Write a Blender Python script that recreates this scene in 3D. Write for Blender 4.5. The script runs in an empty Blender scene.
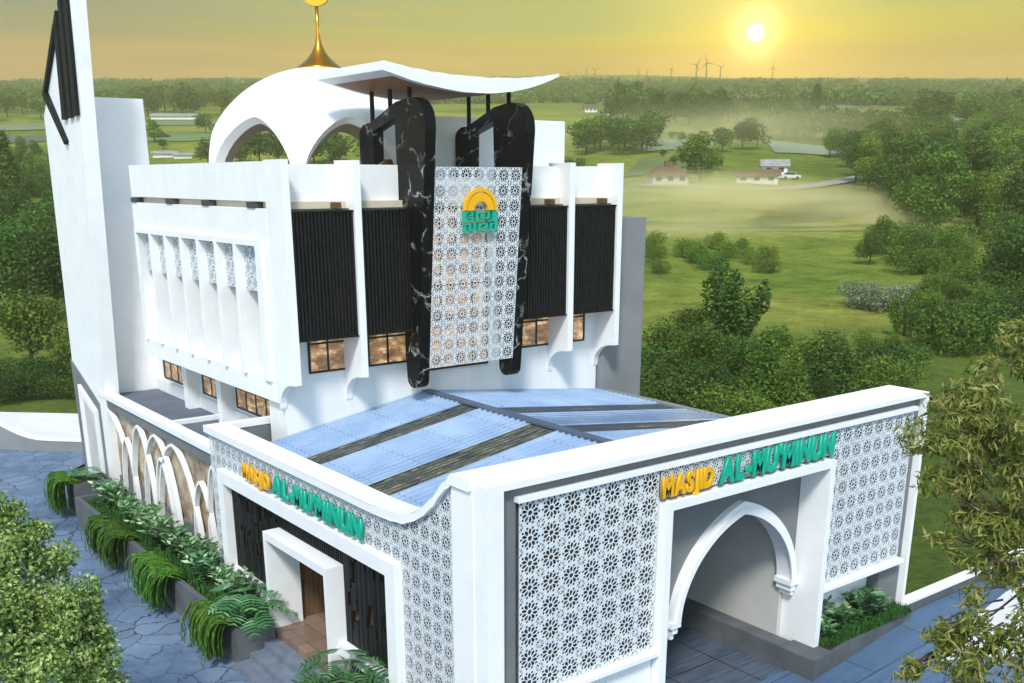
import bpy, bmesh, math, random
import numpy as np
from mathutils import Vector, Matrix
R_ = math.radians
scene = bpy.context.scene
C = scene.collection
G = -0.55                      # level of the paving at the building
rng = random.Random(7)
nr = np.random.RandomState(11)

# ------------------------------------------------------------------ materials
def nm(name):
    m = bpy.data.materials.new(name); m.use_nodes = True
    nt = m.node_tree
    return m, nt, nt.nodes['Principled BSDF'], nt.nodes, nt.links
def setp(b, col=None, rough=None, metal=None, spec=None):
    if col is not None: b.inputs['Base Color'].default_value = (*col, 1)
    if rough is not None: b.inputs['Roughness'].default_value = rough
    if metal is not None: b.inputs['Metallic'].default_value = metal
    if spec is not None: b.inputs['Specular IOR Level'].default_value = spec
def ramp(N, stops, interp='LINEAR'):
    r = N.new('ShaderNodeValToRGB'); r.color_ramp.interpolation = interp
    e = r.color_ramp.elements
    while len(e) < len(stops): e.new(0.5)
    for k, (p, c) in enumerate(stops):
        e[k].position = p; e[k].color = (*c, 1)
    return r
def texpos(N):
    return N.new('ShaderNodeTexCoord').outputs['Object']
def noise(N, L, scale, detail=4, rough=.55, vec=None):
    n = N.new('ShaderNodeTexNoise'); n.inputs['Scale'].default_value = scale
    n.inputs['Detail'].default_value = detail; n.inputs['Roughness'].default_value = rough
    L.new(vec if vec is not None else texpos(N), n.inputs['Vector'])
    return n
def bump(N, L, b, h, strength=.2, dist=.02):
    n = N.new('ShaderNodeBump'); n.inputs['Strength'].default_value = strength
    n.inputs['Distance'].default_value = dist
    L.new(h, n.inputs['Height']); L.new(n.outputs['Normal'], b.inputs['Normal'])
def mottled(name, c1, c2, scale=2., rough=.7, bumps=.15, bscale=40., spec=.3, detail=5):
    m, nt, b, N, L = nm(name); setp(b, None, rough, 0, spec)
    n = noise(N, L, scale, detail)
    r = ramp(N, [(.32, c1), (.68, c2)])
    L.new(n.outputs['Fac'], r.inputs['Fac']); L.new(r.outputs['Color'], b.inputs['Base Color'])
    if bumps:
        n2 = noise(N, L, bscale, 3)
        bump(N, L, b, n2.outputs['Fac'], bumps, .01)
    return m
def streaked(name, c1, c2, rough=.6):
    # plaster with faint rain streaks running down
    m, nt, b, N, L = nm(name); setp(b, None, rough, 0, .3)
    mp = N.new('ShaderNodeMapping'); mp.inputs['Scale'].default_value = (1.6, 1.6, .16)
    L.new(texpos(N), mp.inputs['Vector'])
    n = noise(N, L, 2.2, 6, .6, mp.outputs['Vector'])
    n3 = noise(N, L, .6, 3)
    ad = N.new('ShaderNodeMath'); ad.operation = 'MULTIPLY_ADD'
    L.new(n.outputs['Fac'], ad.inputs[0]); ad.inputs[1].default_value = .6
    ad2 = N.new('ShaderNodeMath'); ad2.operation = 'MULTIPLY'; ad2.inputs[1].default_value = .4
    L.new(n3.outputs['Fac'], ad2.inputs[0]); L.new(ad2.outputs[0], ad.inputs[2])
    r = ramp(N, [(.34, c1), (.56, c2)])
    L.new(ad.outputs[0], r.inputs['Fac']); L.new(r.outputs['Color'], b.inputs['Base Color'])
    n2 = noise(N, L, 60, 3); bump(N, L, b, n2.outputs['Fac'], .12, .006)
    return m
M = {}
M['white'] = streaked('white_render', (.80, .81, .82), (.87, .88, .88))
M['white_trim'] = mottled('white_trim', (.83, .84, .85), (.90, .90, .90), 1.5, .5, .05)
M['lattice'] = mottled('lattice_white', (.60, .65, .69), (.70, .74, .77), 3, .5, .0)
M['gray'] = mottled('grey_render', (.15, .165, .175), (.19, .20, .205), 1.3, .75, .12)
M['gray_dark'] = mottled('dark_grey_render', (.085, .095, .105), (.13, .14, .15), 1.6, .75, .2, 30)
M['gray_side'] = mottled('mid_grey_render', (.20, .21, .22), (.25, .26, .27), .9, .8, .1)
M['roofgray'] = mottled('roof_membrane', (.10, .12, .16), (.15, .17, .21), 1.2, .7, .2, 25)
M['black'] = mottled('black_metal', (.006, .007, .008), (.012, .013, .015), 5, .55, 0, spec=.18)
M['frame_black'] = mottled('black_frame', (.012, .012, .013), (.02, .02, .02), 6, .4, 0)
M['beige'] = mottled('warm_cream', (.58, .50, .38), (.66, .58, .46), 1.5, .7, .1)
M['paleg'] = mottled('pale_plaster', (.50, .49, .47), (.58, .57, .55), 1.1, .75, .12)
M['bay'] = mottled('bay_shade_plaster', (.33, .33, .32), (.40, .395, .38), 1.1, .75, .1)  # darker plaster copy: shade of the recessed bays put into its colour
M['brown'] = mottled('brown_beam', (.09, .045, .02), (.15, .08, .04), 6, .6, .1)
M['dgray_beam'] = mottled('dark_beam', (.05, .05, .05), (.08, .08, .08), 6, .6, .1)
M['recess'] = mottled('lattice_hole_shade', (.05, .058, .066), (.08, .09, .10), 1.5, .8, .1)  # dark colour stands in for shade seen through the lattice holes
M['soil'] = mottled('soil', (.03, .02, .012), (.06, .04, .025), 8, .95, .5, 30)
def wood(name, c1, c2, axis=0):
    m, nt, b, N, L = nm(name); setp(b, None, .55, 0, .3)
    mp = N.new('ShaderNodeMapping'); s = [9, 9, 9]; s[axis] = .6
    mp.inputs['Scale'].default_value = s
    L.new(texpos(N), mp.inputs['Vector'])
    n = noise(N, L, 1.5, 6, .6, mp.outputs['Vector'])
    r = ramp(N, [(.3, c1), (.7, c2)])
    L.new(n.outputs['Fac'], r.inputs['Fac']); L.new(r.outputs['Color'], b.inputs['Base Color'])
    return m
M['wood'] = wood('wood_soffit', (.20, .085, .035), (.36, .17, .075), 1)
M['wood_dark'] = wood('wood_screen_back', (.10, .055, .03), (.26, .15, .085), 2)
def marble():
    m, nt, b, N, L = nm('black_marble'); setp(b, None, .28, 0, .12)
    p = texpos(N)
    n = noise(N, L, .9, 5, .6, p)
    mx = N.new('ShaderNodeMix'); mx.data_type = 'VECTOR'; mx.inputs['Factor'].default_value = .75
    L.new(p, mx.inputs['A']); 
    vm = N.new('ShaderNodeVectorMath'); vm.operation = 'MULTIPLY_ADD'
    L.new(n.outputs['Color'], vm.inputs[0]); vm.inputs[1].default_value = (1.6, 1.6, 1.6); L.new(p, vm.inputs[2])
    v = N.new('ShaderNodeTexVoronoi'); v.feature = 'DISTANCE_TO_EDGE'; v.inputs['Scale'].default_value = 1.15
    L.new(vm.outputs[0], v.inputs['Vector'])
    n2 = noise(N, L, 1.7, 3, .6, p)
    r1 = ramp(N, [(0, (1, 1, 1)), (.022, (.25, .25, .25)), (.05, (0, 0, 0))])
    L.new(v.outputs['Distance'], r1.inputs['Fac'])
    r2 = ramp(N, [(.47, (0, 0, 0)), (.64, (1, 1, 1))]); L.new(n2.outputs['Fac'], r2.inputs['Fac'])
    mu = N.new('ShaderNodeMix'); mu.data_type = 'RGBA'; mu.blend_type = 'MULTIPLY'; mu.inputs['Factor'].default_value = 1
    L.new(r1.outputs['Color'], mu.inputs['A']); L.new(r2.outputs['Color'], mu.inputs['B'])
    m2 = N.new('ShaderNodeMix'); m2.data_type = 'RGBA'
    L.new(mu.outputs['Result'], m2.inputs['Factor'])
    m2.inputs['A'].default_value = (.006, .006, .007, 1); m2.inputs['B'].default_value = (.62, .61, .60, 1)
    L.new(m2.outputs['Result'], b.inputs['Base Color'])
    return m
M['marble'] = marble()
def gold():
    m, nt, b, N, L = nm('gold'); setp(b, (.85, .40, .04), .22, 1)
    return m
M['gold'] = gold()
def flat(name, c, rough=.4, spec=.4):
    m, nt, b, N, L = nm(name); setp(b, None, rough, 0, spec)
    n = noise(N, L, 4, 3)
    r = ramp(N, [(.3, tuple(x*.92 for x in c)), (.7, c)])
    L.new(n.outputs['Fac'], r.inputs['Fac']); L.new(r.outputs['Color'], b.inputs['Base Color'])
    return m
M['yellow'] = flat('yellow_letters', (.86, .44, .004))
M['green'] = flat('green_letters', (.0, .42, .27))
M['yglow'] = flat('letter_edge', (.85, .70, .30))
def window_lit():
    m, nt, b, N, L = nm('window_pane'); setp(b, (.05, .045, .04), .06, 0, .6)
    mp = N.new('ShaderNodeMapping'); mp.inputs['Scale'].default_value = (1, 1, 2.2); L.new(texpos(N), mp.inputs['Vector'])
    n = noise(N, L, 2.1, 5, .7, mp.outputs['Vector'])
    r = ramp(N, [(.3, (.03, .018, .008)), (.5, (.22, .13, .06)), (.62, (.55, .38, .2)), (.75, (1.1, .85, .5))])
    L.new(n.outputs['Fac'], r.inputs['Fac'])
    L.new(r.outputs['Color'], b.inputs['Emission Color']); b.inputs['Emission Strength'].default_value = .9
    return m
M['pane'] = window_lit()
def stone_tan():
    m, nt, b, N, L = nm('tan_marble_wall'); setp(b, None, .45, 0, .4)
    p = texpos(N)
    n = noise(N, L, 1.4, 7, .7, p)
    r = ramp(N, [(.30, (.14, .09, .05)), (.43, (.36, .25, .16)), (.54, (.52, .41, .30)), (.68, (.72, .66, .58))])
    L.new(n.outputs['Fac'], r.inputs['Fac']); 
    br = N.new('ShaderNodeTexBrick'); br.inputs['Scale'].default_value = 1
    br.inputs['Brick Width'].default_value = .8; br.inputs['Row Height'].default_value = .55
    br.inputs['Mortar Size'].default_value = .008
    sw = N.new('ShaderNodeSeparateXYZ'); cb = N.new('ShaderNodeCombineXYZ'); L.new(p, sw.inputs[0])
    L.new(sw.outputs['Y'], cb.inputs['X']); L.new(sw.outputs['Z'], cb.inputs['Y']); L.new(cb.outputs[0], br.inputs['Vector'])
    br.inputs['Color1'].default_value = (1, 1, 1, 1); br.inputs['Color2'].default_value = (.82, .82, .82, 1); br.inputs['Mortar'].default_value = (.45, .4, .35, 1)
    mu = N.new('ShaderNodeMix'); mu.data_type = 'RGBA'; mu.blend_type = 'MULTIPLY'; mu.inputs['Factor'].default_value = 1
    L.new(r.outputs['Color'], mu.inputs['A']); L.new(br.outputs['Color'], mu.inputs['B'])
    L.new(mu.outputs['Result'], b.inputs['Base Color'])
    return m
M['tan'] = stone_tan()
def polycarb():
    m, nt, b, N, L = nm('sky_blue_roof_sheet'); setp(b, None, .28, 0, .5)
    n = noise(N, L, .9, 4)
    r = ramp(N, [(.3, (.26, .385, .57)), (.7, (.40, .52, .69))])  # blue of the reflected sky put into the sheet's own colour
    L.new(n.outputs['Fac'], r.inputs['Fac'])
    sp = N.new('ShaderNodeSeparateXYZ'); L.new(texpos(N), sp.inputs[0]); col = r.outputs['Color']
    for ax, per, wd, dk in (('Y', .21, .16, .50), ('X', 1.25, .02, .62)):     # cell walls of the sheet and its cross joints
        d = N.new('ShaderNodeMath'); d.operation = 'DIVIDE'; L.new(sp.outputs[ax], d.inputs[0]); d.inputs[1].default_value = per
        f = N.new('ShaderNodeMath'); f.operation = 'FRACT'; L.new(d.outputs[0], f.inputs[0])
        l = N.new('ShaderNodeMath'); l.operation = 'LESS_THAN'; L.new(f.outputs[0], l.inputs[0]); l.inputs[1].default_value = wd
        mu = N.new('ShaderNodeMix'); mu.data_type = 'RGBA'; mu.blend_type = 'MULTIPLY'; L.new(l.outputs[0], mu.inputs['Factor']); L.new(col, mu.inputs['A']); mu.inputs['B'].default_value = (dk, dk*1.04, dk*1.1, 1); col = mu.outputs['Result']
    L.new(col, b.inputs['Base Color'])
    return m
M['poly'] = polycarb()
def darkglass():
    m, nt, b, N, L = nm('clear_sheet_reflection'); setp(b, None, .12, 0, .5)
    mp = N.new('ShaderNodeMapping'); mp.inputs['Scale'].default_value = (.7, 2.2, 1); L.new(texpos(N), mp.inputs['Vector'])
    n = noise(N, L, 2.6, 7, .75, mp.outputs['Vector'])
    r = ramp(N, [(.36, (.015, .020, .008)), (.46, (.08, .085, .025)), (.55, (.22, .20, .08)), (.66, (.50, .38, .20))])  # olive and tan reflections painted into the clear sheet's colour
    L.new(n.outputs['Fac'], r.inputs['Fac']); L.new(r.outputs['Color'], b.inputs['Base Color'])
    return m
M['rglass'] = darkglass()
M['ridge'] = mottled('ridge_metal', (.07, .10, .15), (.10, .13, .19), 3, .45, 0)

def road_crack():
    m, nt, b, N, L = nm('crazy_paving'); setp(b, None, .65, 0, .35)
    p = texpos(N)
    n0 = noise(N, L, 1.3, 6, .62, p)
    vm = N.new('ShaderNodeVectorMath'); vm.operation = 'MULTIPLY_ADD'
    L.new(n0.outputs['Color'], vm.inputs[0]); vm.inputs[1].default_value = (.8, .8, .0); L.new(p, vm.inputs[2])
    v = N.new('ShaderNodeTexVoronoi'); v.feature = 'DISTANCE_TO_EDGE'; v.inputs['Scale'].default_value = 1.45; v.voronoi_dimensions = '2D'
    L.new(vm.outputs[0], v.inputs['Vector'])
    v2 = N.new('ShaderNodeTexVoronoi'); v2.inputs['Scale'].default_value = 1.45; v2.voronoi_dimensions = '2D'
    L.new(vm.outputs[0], v2.inputs['Vector'])
    hs = N.new('ShaderNodeSeparateColor'); L.new(v2.outputs['Color'], hs.inputs[0])
    n = noise(N, L, .5, 8, .68, p)
    r = ramp(N, [(.30, (.055, .095, .165)), (.46, (.125, .185, .285)), (.70, (.205, .275, .38))])
    L.new(n.outputs['Fac'], r.inputs['Fac'])
    rc = ramp(N, [(0, (.86, .86, .86)), (1, (1.1, 1.1, 1.1))]); L.new(hs.outputs[0], rc.inputs['Fac'])
    m0 = N.new('ShaderNodeMix'); m0.data_type = 'RGBA'; m0.blend_type = 'MULTIPLY'; m0.inputs['Factor'].default_value = 1
    L.new(r.outputs['Color'], m0.inputs['A']); L.new(rc.outputs['Color'], m0.inputs['B'])
    rj = ramp(N, [(0, (.12, .12, .12)), (.012, (.3, .3, .3)), (.04, (1, 1, 1))])
    L.new(v.outputs['Distance'], rj.inputs['Fac'])
    # joints fade in and out
    n4 = noise(N, L, .35, 3, .5, p)
    rf = ramp(N, [(.36, (.15, .15, .15)), (.55, (1, 1, 1))]); L.new(n4.outputs['Fac'], rf.inputs['Fac'])
    m1 = N.new('ShaderNodeMix'); m1.data_type = 'RGBA'; m1.blend_type = 'MULTIPLY'
    L.new(rf.outputs['Color'], m1.inputs['Factor'])
    L.new(m0.outputs['Result'], m1.inputs['A']); L.new(rj.outputs['Color'], m1.inputs['B'])
    L.new(m1.outputs['Result'], b.inputs['Base Color'])
    bump(N, L, b, rj.outputs['Color'], .35, .02)
    return m
M['crazy'] = road_crack()
def road_lines():
    m, nt, b, N, L = nm('ribbed_blue_paving'); setp(b, None, .5, 0, .4)
    p = texpos(N)
    mp = N.new('ShaderNodeMapping'); mp.inputs['Scale'].default_value = (.7, 16, 1); mp.inputs['Rotation'].default_value = (0, 0, R_(0))
    L.new(p, mp.inputs['Vector'])
    n = noise(N, L, 1.6, 6, .7, mp.outputs['Vector'])
    r = ramp(N, [(.25, (.065, .115, .20)), (.5, (.095, .165, .275)), (.75, (.135, .215, .34))])
    L.new(n.outputs['Fac'], r.inputs['Fac'])
    br = N.new('ShaderNodeTexBrick'); br.inputs['Scale'].default_value = 1; br.inputs['Brick Width'].default_value = 2.4
    br.inputs['Row Height'].default_value = 1.2; br.inputs['Mortar Size'].default_value = .015
    br.inputs['Color1'].default_value = (1, 1, 1, 1); br.inputs['Color2'].default_value = (.85, .85, .85, 1); br.inputs['Mortar'].default_value = (.35, .35, .35, 1)
    L.new(p, br.inputs['Vector'])
    mu = N.new('ShaderNodeMix'); mu.data_type = 'RGBA'; mu.blend_type = 'MULTIPLY'; mu.inputs['Factor'].default_value = 1
    L.new(r.outputs['Color'], mu.inputs['A']); L.new(br.outputs['Color'], mu.inputs['B'])
    L.new(mu.outputs['Result'], b.inputs['Base Color'])
    bump(N, L, b, n.outputs['Fac'], .12, .006)
    return m
M['ribbed'] = road_lines()
def tiles():
    m, nt, b, N, L = nm('floor_tiles'); setp(b, None, .4, 0, .4)
    p = texpos(N)
    br = N.new('ShaderNodeTexBrick'); br.inputs['Scale'].default_value = 1; br.offset = 0
    br.inputs['Brick Width'].default_value = .45; br.inputs['Row Height'].default_value = .45; br.inputs['Mortar Size'].default_value = .008
    br.inputs['Color1'].default_value = (.20, .14, .10, 1); br.inputs['Color2'].default_value = (.27, .19, .14, 1); br.inputs['Mortar'].default_value = (.08, .06, .05, 1)
    L.new(p, br.inputs['Vector']); L.new(br.outputs['Color'], b.inputs['Base Color'])
    return m
M['tiles'] = tiles()
def passfloor():
    m, nt, b, N, L = nm('passage_tiles'); setp(b, None, .45, 0, .4)
    p = texpos(N)
    mp = N.new('ShaderNodeMapping'); mp.inputs['Scale'].default_value = (.6, 8, 1); L.new(p, mp.inputs['Vector'])
    n = noise(N, L, 1.6, 5, .6, mp.outputs['Vector'])
    r = ramp(N, [(.35, (.05, .075, .11)), (.65, (.11, .14, .19))]); L.new(n.outputs['Fac'], r.inputs['Fac'])
    br = N.new('ShaderNodeTexBrick'); br.inputs['Scale'].default_value = 1; br.offset = 0
    br.inputs['Brick Width'].default_value = 1.5; br.inputs['Row Height'].default_value = 1.5; br.inputs['Mortar Size'].default_value = .02
    br.inputs['Color1'].default_value = (1, 1, 1, 1); br.inputs['Color2'].default_value = (.9, .9, .9, 1); br.inputs['Mortar'].default_value = (.25, .25, .25, 1)
    L.new(p, br.inputs['Vector'])
    mu = N.new('ShaderNodeMix'); mu.data_type = 'RGBA'; mu.blend_type = 'MULTIPLY'; mu.inputs['Factor'].default_value = 1
    L.new(r.outputs['Color'], mu.inputs['A']); L.new(br.outputs['Color'], mu.inputs['B']); L.new(mu.outputs['Result'], b.inputs['Base Color'])
    return m
M['passfloor'] = passfloor()
def leafmat(name, stops, trans=.3, rough=.55):
    m, nt, b, N, L = nm(name); setp(b, None, rough, 0, .25)
    g = N.new('ShaderNodeNewGeometry')
    r = ramp(N, stops); L.new(g.outputs['Random Per Island'], r.inputs['Fac'])
    oi = N.new('ShaderNodeObjectInfo')
    hv = N.new('ShaderNodeHueSaturation')
    mr = N.new('ShaderNodeMapRange'); mr.inputs['To Min'].default_value = .72; mr.inputs['To Max'].default_value = 1.3
    L.new(oi.outputs['Random'], mr.inputs['Value']); L.new(mr.outputs[0], hv.inputs['Value'])
    mh = N.new('ShaderNodeMapRange'); mh.inputs['To Min'].default_value = .485; mh.inputs['To Max'].default_value = .525
    ml = N.new('ShaderNodeMath'); ml.operation = 'FRACT'; mm = N.new('ShaderNodeMath'); mm.operation = 'MULTIPLY'; mm.inputs[1].default_value = 7.31
    L.new(oi.outputs['Random'], mm.inputs[0]); L.new(mm.outputs[0], ml.inputs[0]); L.new(ml.outputs[0], mh.inputs['Value']); L.new(mh.outputs[0], hv.inputs['Hue'])
    L.new(r.outputs['Color'], hv.inputs['Color'])
    L.new(hv.outputs['Color'], b.inputs['Base Color'])
    if trans:
        t = N.new('ShaderNodeBsdfTranslucent'); L.new(hv.outputs['Color'], t.inputs['Color'])
        mx = N.new('ShaderNodeMixShader'); mx.inputs['Fac'].default_value = trans
        L.new(b.outputs[0], mx.inputs[1]); L.new(t.outputs[0], mx.inputs[2]); L.new(mx.outputs[0], N['Material Output'].inputs['Surface'])
    return m
M['leaf_left'] = leafmat('leaf_round_tree', [(0, (.040, .085, .014)), (.28, (.13, .215, .040)), (.6, (.28, .38, .10)), (1, (.52, .60, .25))], .35)
M['leaf_right'] = leafmat('leaf_willowy', [(0, (.085, .135, .02)), (.3, (.23, .31, .05)), (.65, (.42, .47, .10)), (1, (.64, .61, .24))], .42)
M['leaf_dark'] = leafmat('leaf_dark', [(0, (.020, .058, .010)), (.5, (.055, .125, .018)), (1, (.125, .205, .032))])
M['leaf_bright'] = leafmat('leaf_bright', [(0, (.048, .105, .012)), (.5, (.11, .20, .022)), (1, (.22, .31, .045))])
M['leaf_pale'] = leafmat('leaf_pale', [(0, (0.080, 0.112, 0.048)), (.6, (0.192, 0.240, 0.128)), (1, (0.480, 0.512, 0.384))])
M['leaf_fern'] = leafmat('leaf_fern', [(0, (0.026, 0.080, 0.008)), (.6, (0.072, 0.168, 0.016)), (1, (0.160, 0.272, 0.032))])
M['leaf_zz'] = leafmat('leaf_glossy', [(0, (0.032, 0.104, 0.032)), (.5, (0.096, 0.224, 0.080)), (.85, (0.224, 0.400, 0.192)), (1, (0.480, 0.608, 0.352))], .15, .35)
M['leaf_mon'] = leafmat('leaf_monstera', [(0, (0.04, 0.15, 0.045)), (.6, (0.080, 0.208, 0.072)), (1, (0.256, 0.448, 0.224))], .15, .35)
M['grass'] = leafmat('grass_blades', [(0, (.02, .075, .012)), (1, (.075, .18, .03))], .2)
M['bark'] = mottled('bark', (.045, .032, .022), (.10, .075, .052), 9, .9, .6, 25)

# ------------------------------------------------------------------ object helpers
def tag(o, label=None, cat=None, group=None, kind=None):
    if label: o['label'] = label
    if cat: o['category'] = cat
    if group: o['group'] = group
    if kind: o['kind'] = kind
    return o
def link(o, parent=None):
    C.objects.link(o)
    if parent is not None: o.parent = parent
    return o
def empty(name, loc=(0, 0, 0), rz=0):
    o = bpy.data.objects.new(name, None); o.location = loc; o.rotation_euler = (0, 0, rz)
    o.empty_display_size = .3
    return link(o)
class MB:
    """collects shapes that become ONE mesh"""
    def __init__(s): s.bm = bmesh.new()
    def box(s, x0, x1, y0, y1, z0, z1, bev=0):
        vs = [s.bm.verts.new((x, y, z)) for z in (z0, z1) for (x, y) in ((x0, y0), (x1, y0), (x1, y1), (x0, y1))]
        f = [(0, 3, 2, 1), (4, 5, 6, 7), (0, 1, 5, 4), (1, 2, 6, 5), (2, 3, 7, 6), (3, 0, 4, 7)]
        fs = [s.bm.faces.new([vs[i] for i in q]) for q in f]
        if bev:
            es = list({e for fc in fs for e in fc.edges})
            bmesh.ops.bevel(s.bm, geom=es, offset=bev, segments=2, affect='EDGES', profile=.6)
        return s
    def prism(s, pts, axis, a, b):
        """polygon in the plane across `axis`, extruded from a to b; pts in the two other axes in order"""
        def P(p, h):
            if axis == 'x': return (h, p[0], p[1])
            if axis == 'y': return (p[0], h, p[1])
            return (p[0], p[1], h)
        v0 = [s.bm.verts.new(P(p, a)) for p in pts]; v1 = [s.bm.verts.new(P(p, b)) for p in pts]
        n = len(pts)
        s.bm.faces.new(v0); s.bm.faces.new(v1)
        for i in range(n): s.bm.faces.new((v0[i], v0[(i+1) % n], v1[(i+1) % n], v1[i]))
        return s
    def strip(s, top, bot, axis, a, b):
        """band between two polylines of equal length, extruded (safe for curved outlines)"""
        for i in range(len(top)-1):
            s.prism([top[i], top[i+1], bot[i+1], bot[i]], axis, a, b)
        bmesh.ops.remove_doubles(s.bm, verts=s.bm.verts, dist=1e-5)
        # remove the doubled inner faces
        seen = {}
        for f in list(s.bm.faces):
            k = tuple(sorted(v.index for v in f.verts)) if False else tuple(sorted((round(v.co.x, 4), round(v.co.y, 4), round(v.co.z, 4)) for v in f.verts))
            seen.setdefault(k, []).append(f)
        dead = [f for fs in seen.values() if len(fs) > 1 for f in fs]
        if dead: bmesh.ops.delete(s.bm, geom=dead, context='FACES')
        return s
    def lathe(s, prof, c, n=24, cap=True):
        rings = []
        for r, z in prof:
            rings.append([s.bm.verts.new((c[0]+r*math.cos(2*math.pi*k/n), c[1]+r*math.sin(2*math.pi*k/n), z)) for k in range(n)])
        for i in range(len(rings)-1):
            for k in range(n):
                s.bm.faces.new((rings[i][k], rings[i][(k+1) % n], rings[i+1][(k+1) % n], rings[i+1][k]))
        if cap:
            s.bm.faces.new(rings[0][::-1]); s.bm.faces.new(rings[-1])
        return s
    def tube(s, pts, rad, n=8):
        pts = [Vector(p) for p in pts]
        if not hasattr(rad, '__len__'): rad = [rad]*len(pts)
        rings = []
        for i, p in enumerate(pts):
            d = (pts[min(i+1, len(pts)-1)]-pts[max(i-1, 0)]).normalized()
            u = d.orthogonal().normalized() if abs(d.z) < .99 else Vector((1, 0, 0))
            u = (Vector((0, 0, 1)).cross(d)).normalized() if abs(d.z) < .99 else Vector((1, 0, 0))
            w = d.cross(u)
            rings.append([s.bm.verts.new(p+rad[i]*(u*math.cos(2*math.pi*k/n)+w*math.sin(2*math.pi*k/n))) for k in range(n)])
        for i in range(len(rings)-1):
            for k in range(n):
                s.bm.faces.new((rings[i][k], rings[i][(k+1) % n], rings[i+1][(k+1) % n], rings[i+1][k]))
        s.bm.faces.new(rings[0][::-1]); s.bm.faces.new(rings[-1])
        return s
    def build(s, name, m, parent=None, smooth=False, bevel=0):
        bm = s.bm
        if bevel:
            es = [e for e in bm.edges if len(e.link_faces) == 2 and e.calc_face_angle(0) > .5]
            bmesh.ops.bevel(bm, geom=es, offset=bevel, segments=2, affect='EDGES', profile=.6, clamp_overlap=True)
        bmesh.ops.recalc_face_normals(bm, faces=bm.faces)
        me = bpy.data.meshes.new(name); bm.to_mesh(me); bm.free()
        return mesh_obj(name, me, m, parent, smooth)
def mesh_obj(name, me, m, parent=None, smooth=False):
    for mm in (m if isinstance(m, (list, tuple)) else [m]): me.materials.append(mm)
    if smooth:
        me.polygons.foreach_set('use_smooth', [True]*len(me.polygons))
    o = bpy.data.objects.new(name, me)
    link(o)
    if parent is not None:
        o.parent = parent
        if parent.type == 'EMPTY': o.matrix_parent_inverse = Matrix.Translation(-Vector(parent.location))
    return o
def raw(name, V, F, m, parent=None, smooth=False):
    me = bpy.data.meshes.new(name); me.from_pydata([tuple(v) for v in V], [], F); me.update()
    return mesh_obj(name, me, m, parent, smooth)
def filled(loops, depth):
    """flat shape with holes (even-odd), extruded: returns a mesh in local x,y with z in 0..depth"""
    cu = bpy.data.curves.new('tmp', 'CURVE'); cu.dimensions = '2D'; cu.fill_mode = 'BOTH'; cu.extrude = depth/2
    for lp in loops:
        sp = cu.splines.new('POLY'); sp.points.add(len(lp)-1)
        for q, p in zip(sp.points, lp): q.co = (p[0], p[1], 0, 1)
        sp.use_cyclic_u = True
    o = bpy.data.objects.new('tmp', cu); C.objects.link(o)
    bpy.context.view_layer.update()
    dg = bpy.context.evaluated_depsgraph_get()
    me = bpy.data.meshes.new_from_object(o.evaluated_get(dg))
    bpy.data.objects.remove(o); bpy.data.curves.remove(cu)
    me.materials.clear()
    for v in me.vertices: v.co.z += depth/2
    return me
def text_mesh(s, depth, bold=.02):
    cu = bpy.data.curves.new('tmp', 'FONT'); cu.body = s; cu.size = 1; cu.extrude = depth/2; cu.offset = bold
    o = bpy.data.objects.new('tmp', cu); C.objects.link(o)
    bpy.context.view_layer.update()
    dg = bpy.context.evaluated_depsgraph_get()
    me = bpy.data.meshes.new_from_object(o.evaluated_get(dg))
    bpy.data.objects.remove(o); bpy.data.curves.remove(cu); me.materials.clear()
    return me
def remap(me, fn):
    for v in me.vertices: v.co = fn(v.co)
    bm = bmesh.new(); bm.from_mesh(me); bmesh.ops.remove_doubles(bm, verts=bm.verts, dist=1e-5)
    bmesh.ops.recalc_face_normals(bm, faces=bm.faces); bm.to_mesh(me); bm.free()
    me.update()
    return me
# face of a wall that looks to -Y: local x -> X, y -> Z ; looks to -X: local x -> Y
def plate_y(name, loops, y0, y1, m, parent):   # x,z loops, from y0 to y1
    me = filled(loops, abs(y1-y0)); remap(me, lambda c: Vector((c.x, y0+c.z*(1 if y1 > y0 else -1), c.y)))
    return mesh_obj(name, me, m, parent)
def plate_x(name, loops, x0, x1, m, parent):   # y,z loops
    me = filled(loops, abs(x1-x0)); remap(me, lambda c: Vector((x0+c.z*(1 if x1 > x0 else -1), c.x, c.y)))
    return mesh_obj(name, me, m, parent)
def rect(a0, a1, b0, b1): return [(a0, b0), (a1, b0), (a1, b1), (a0, b1)]

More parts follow.
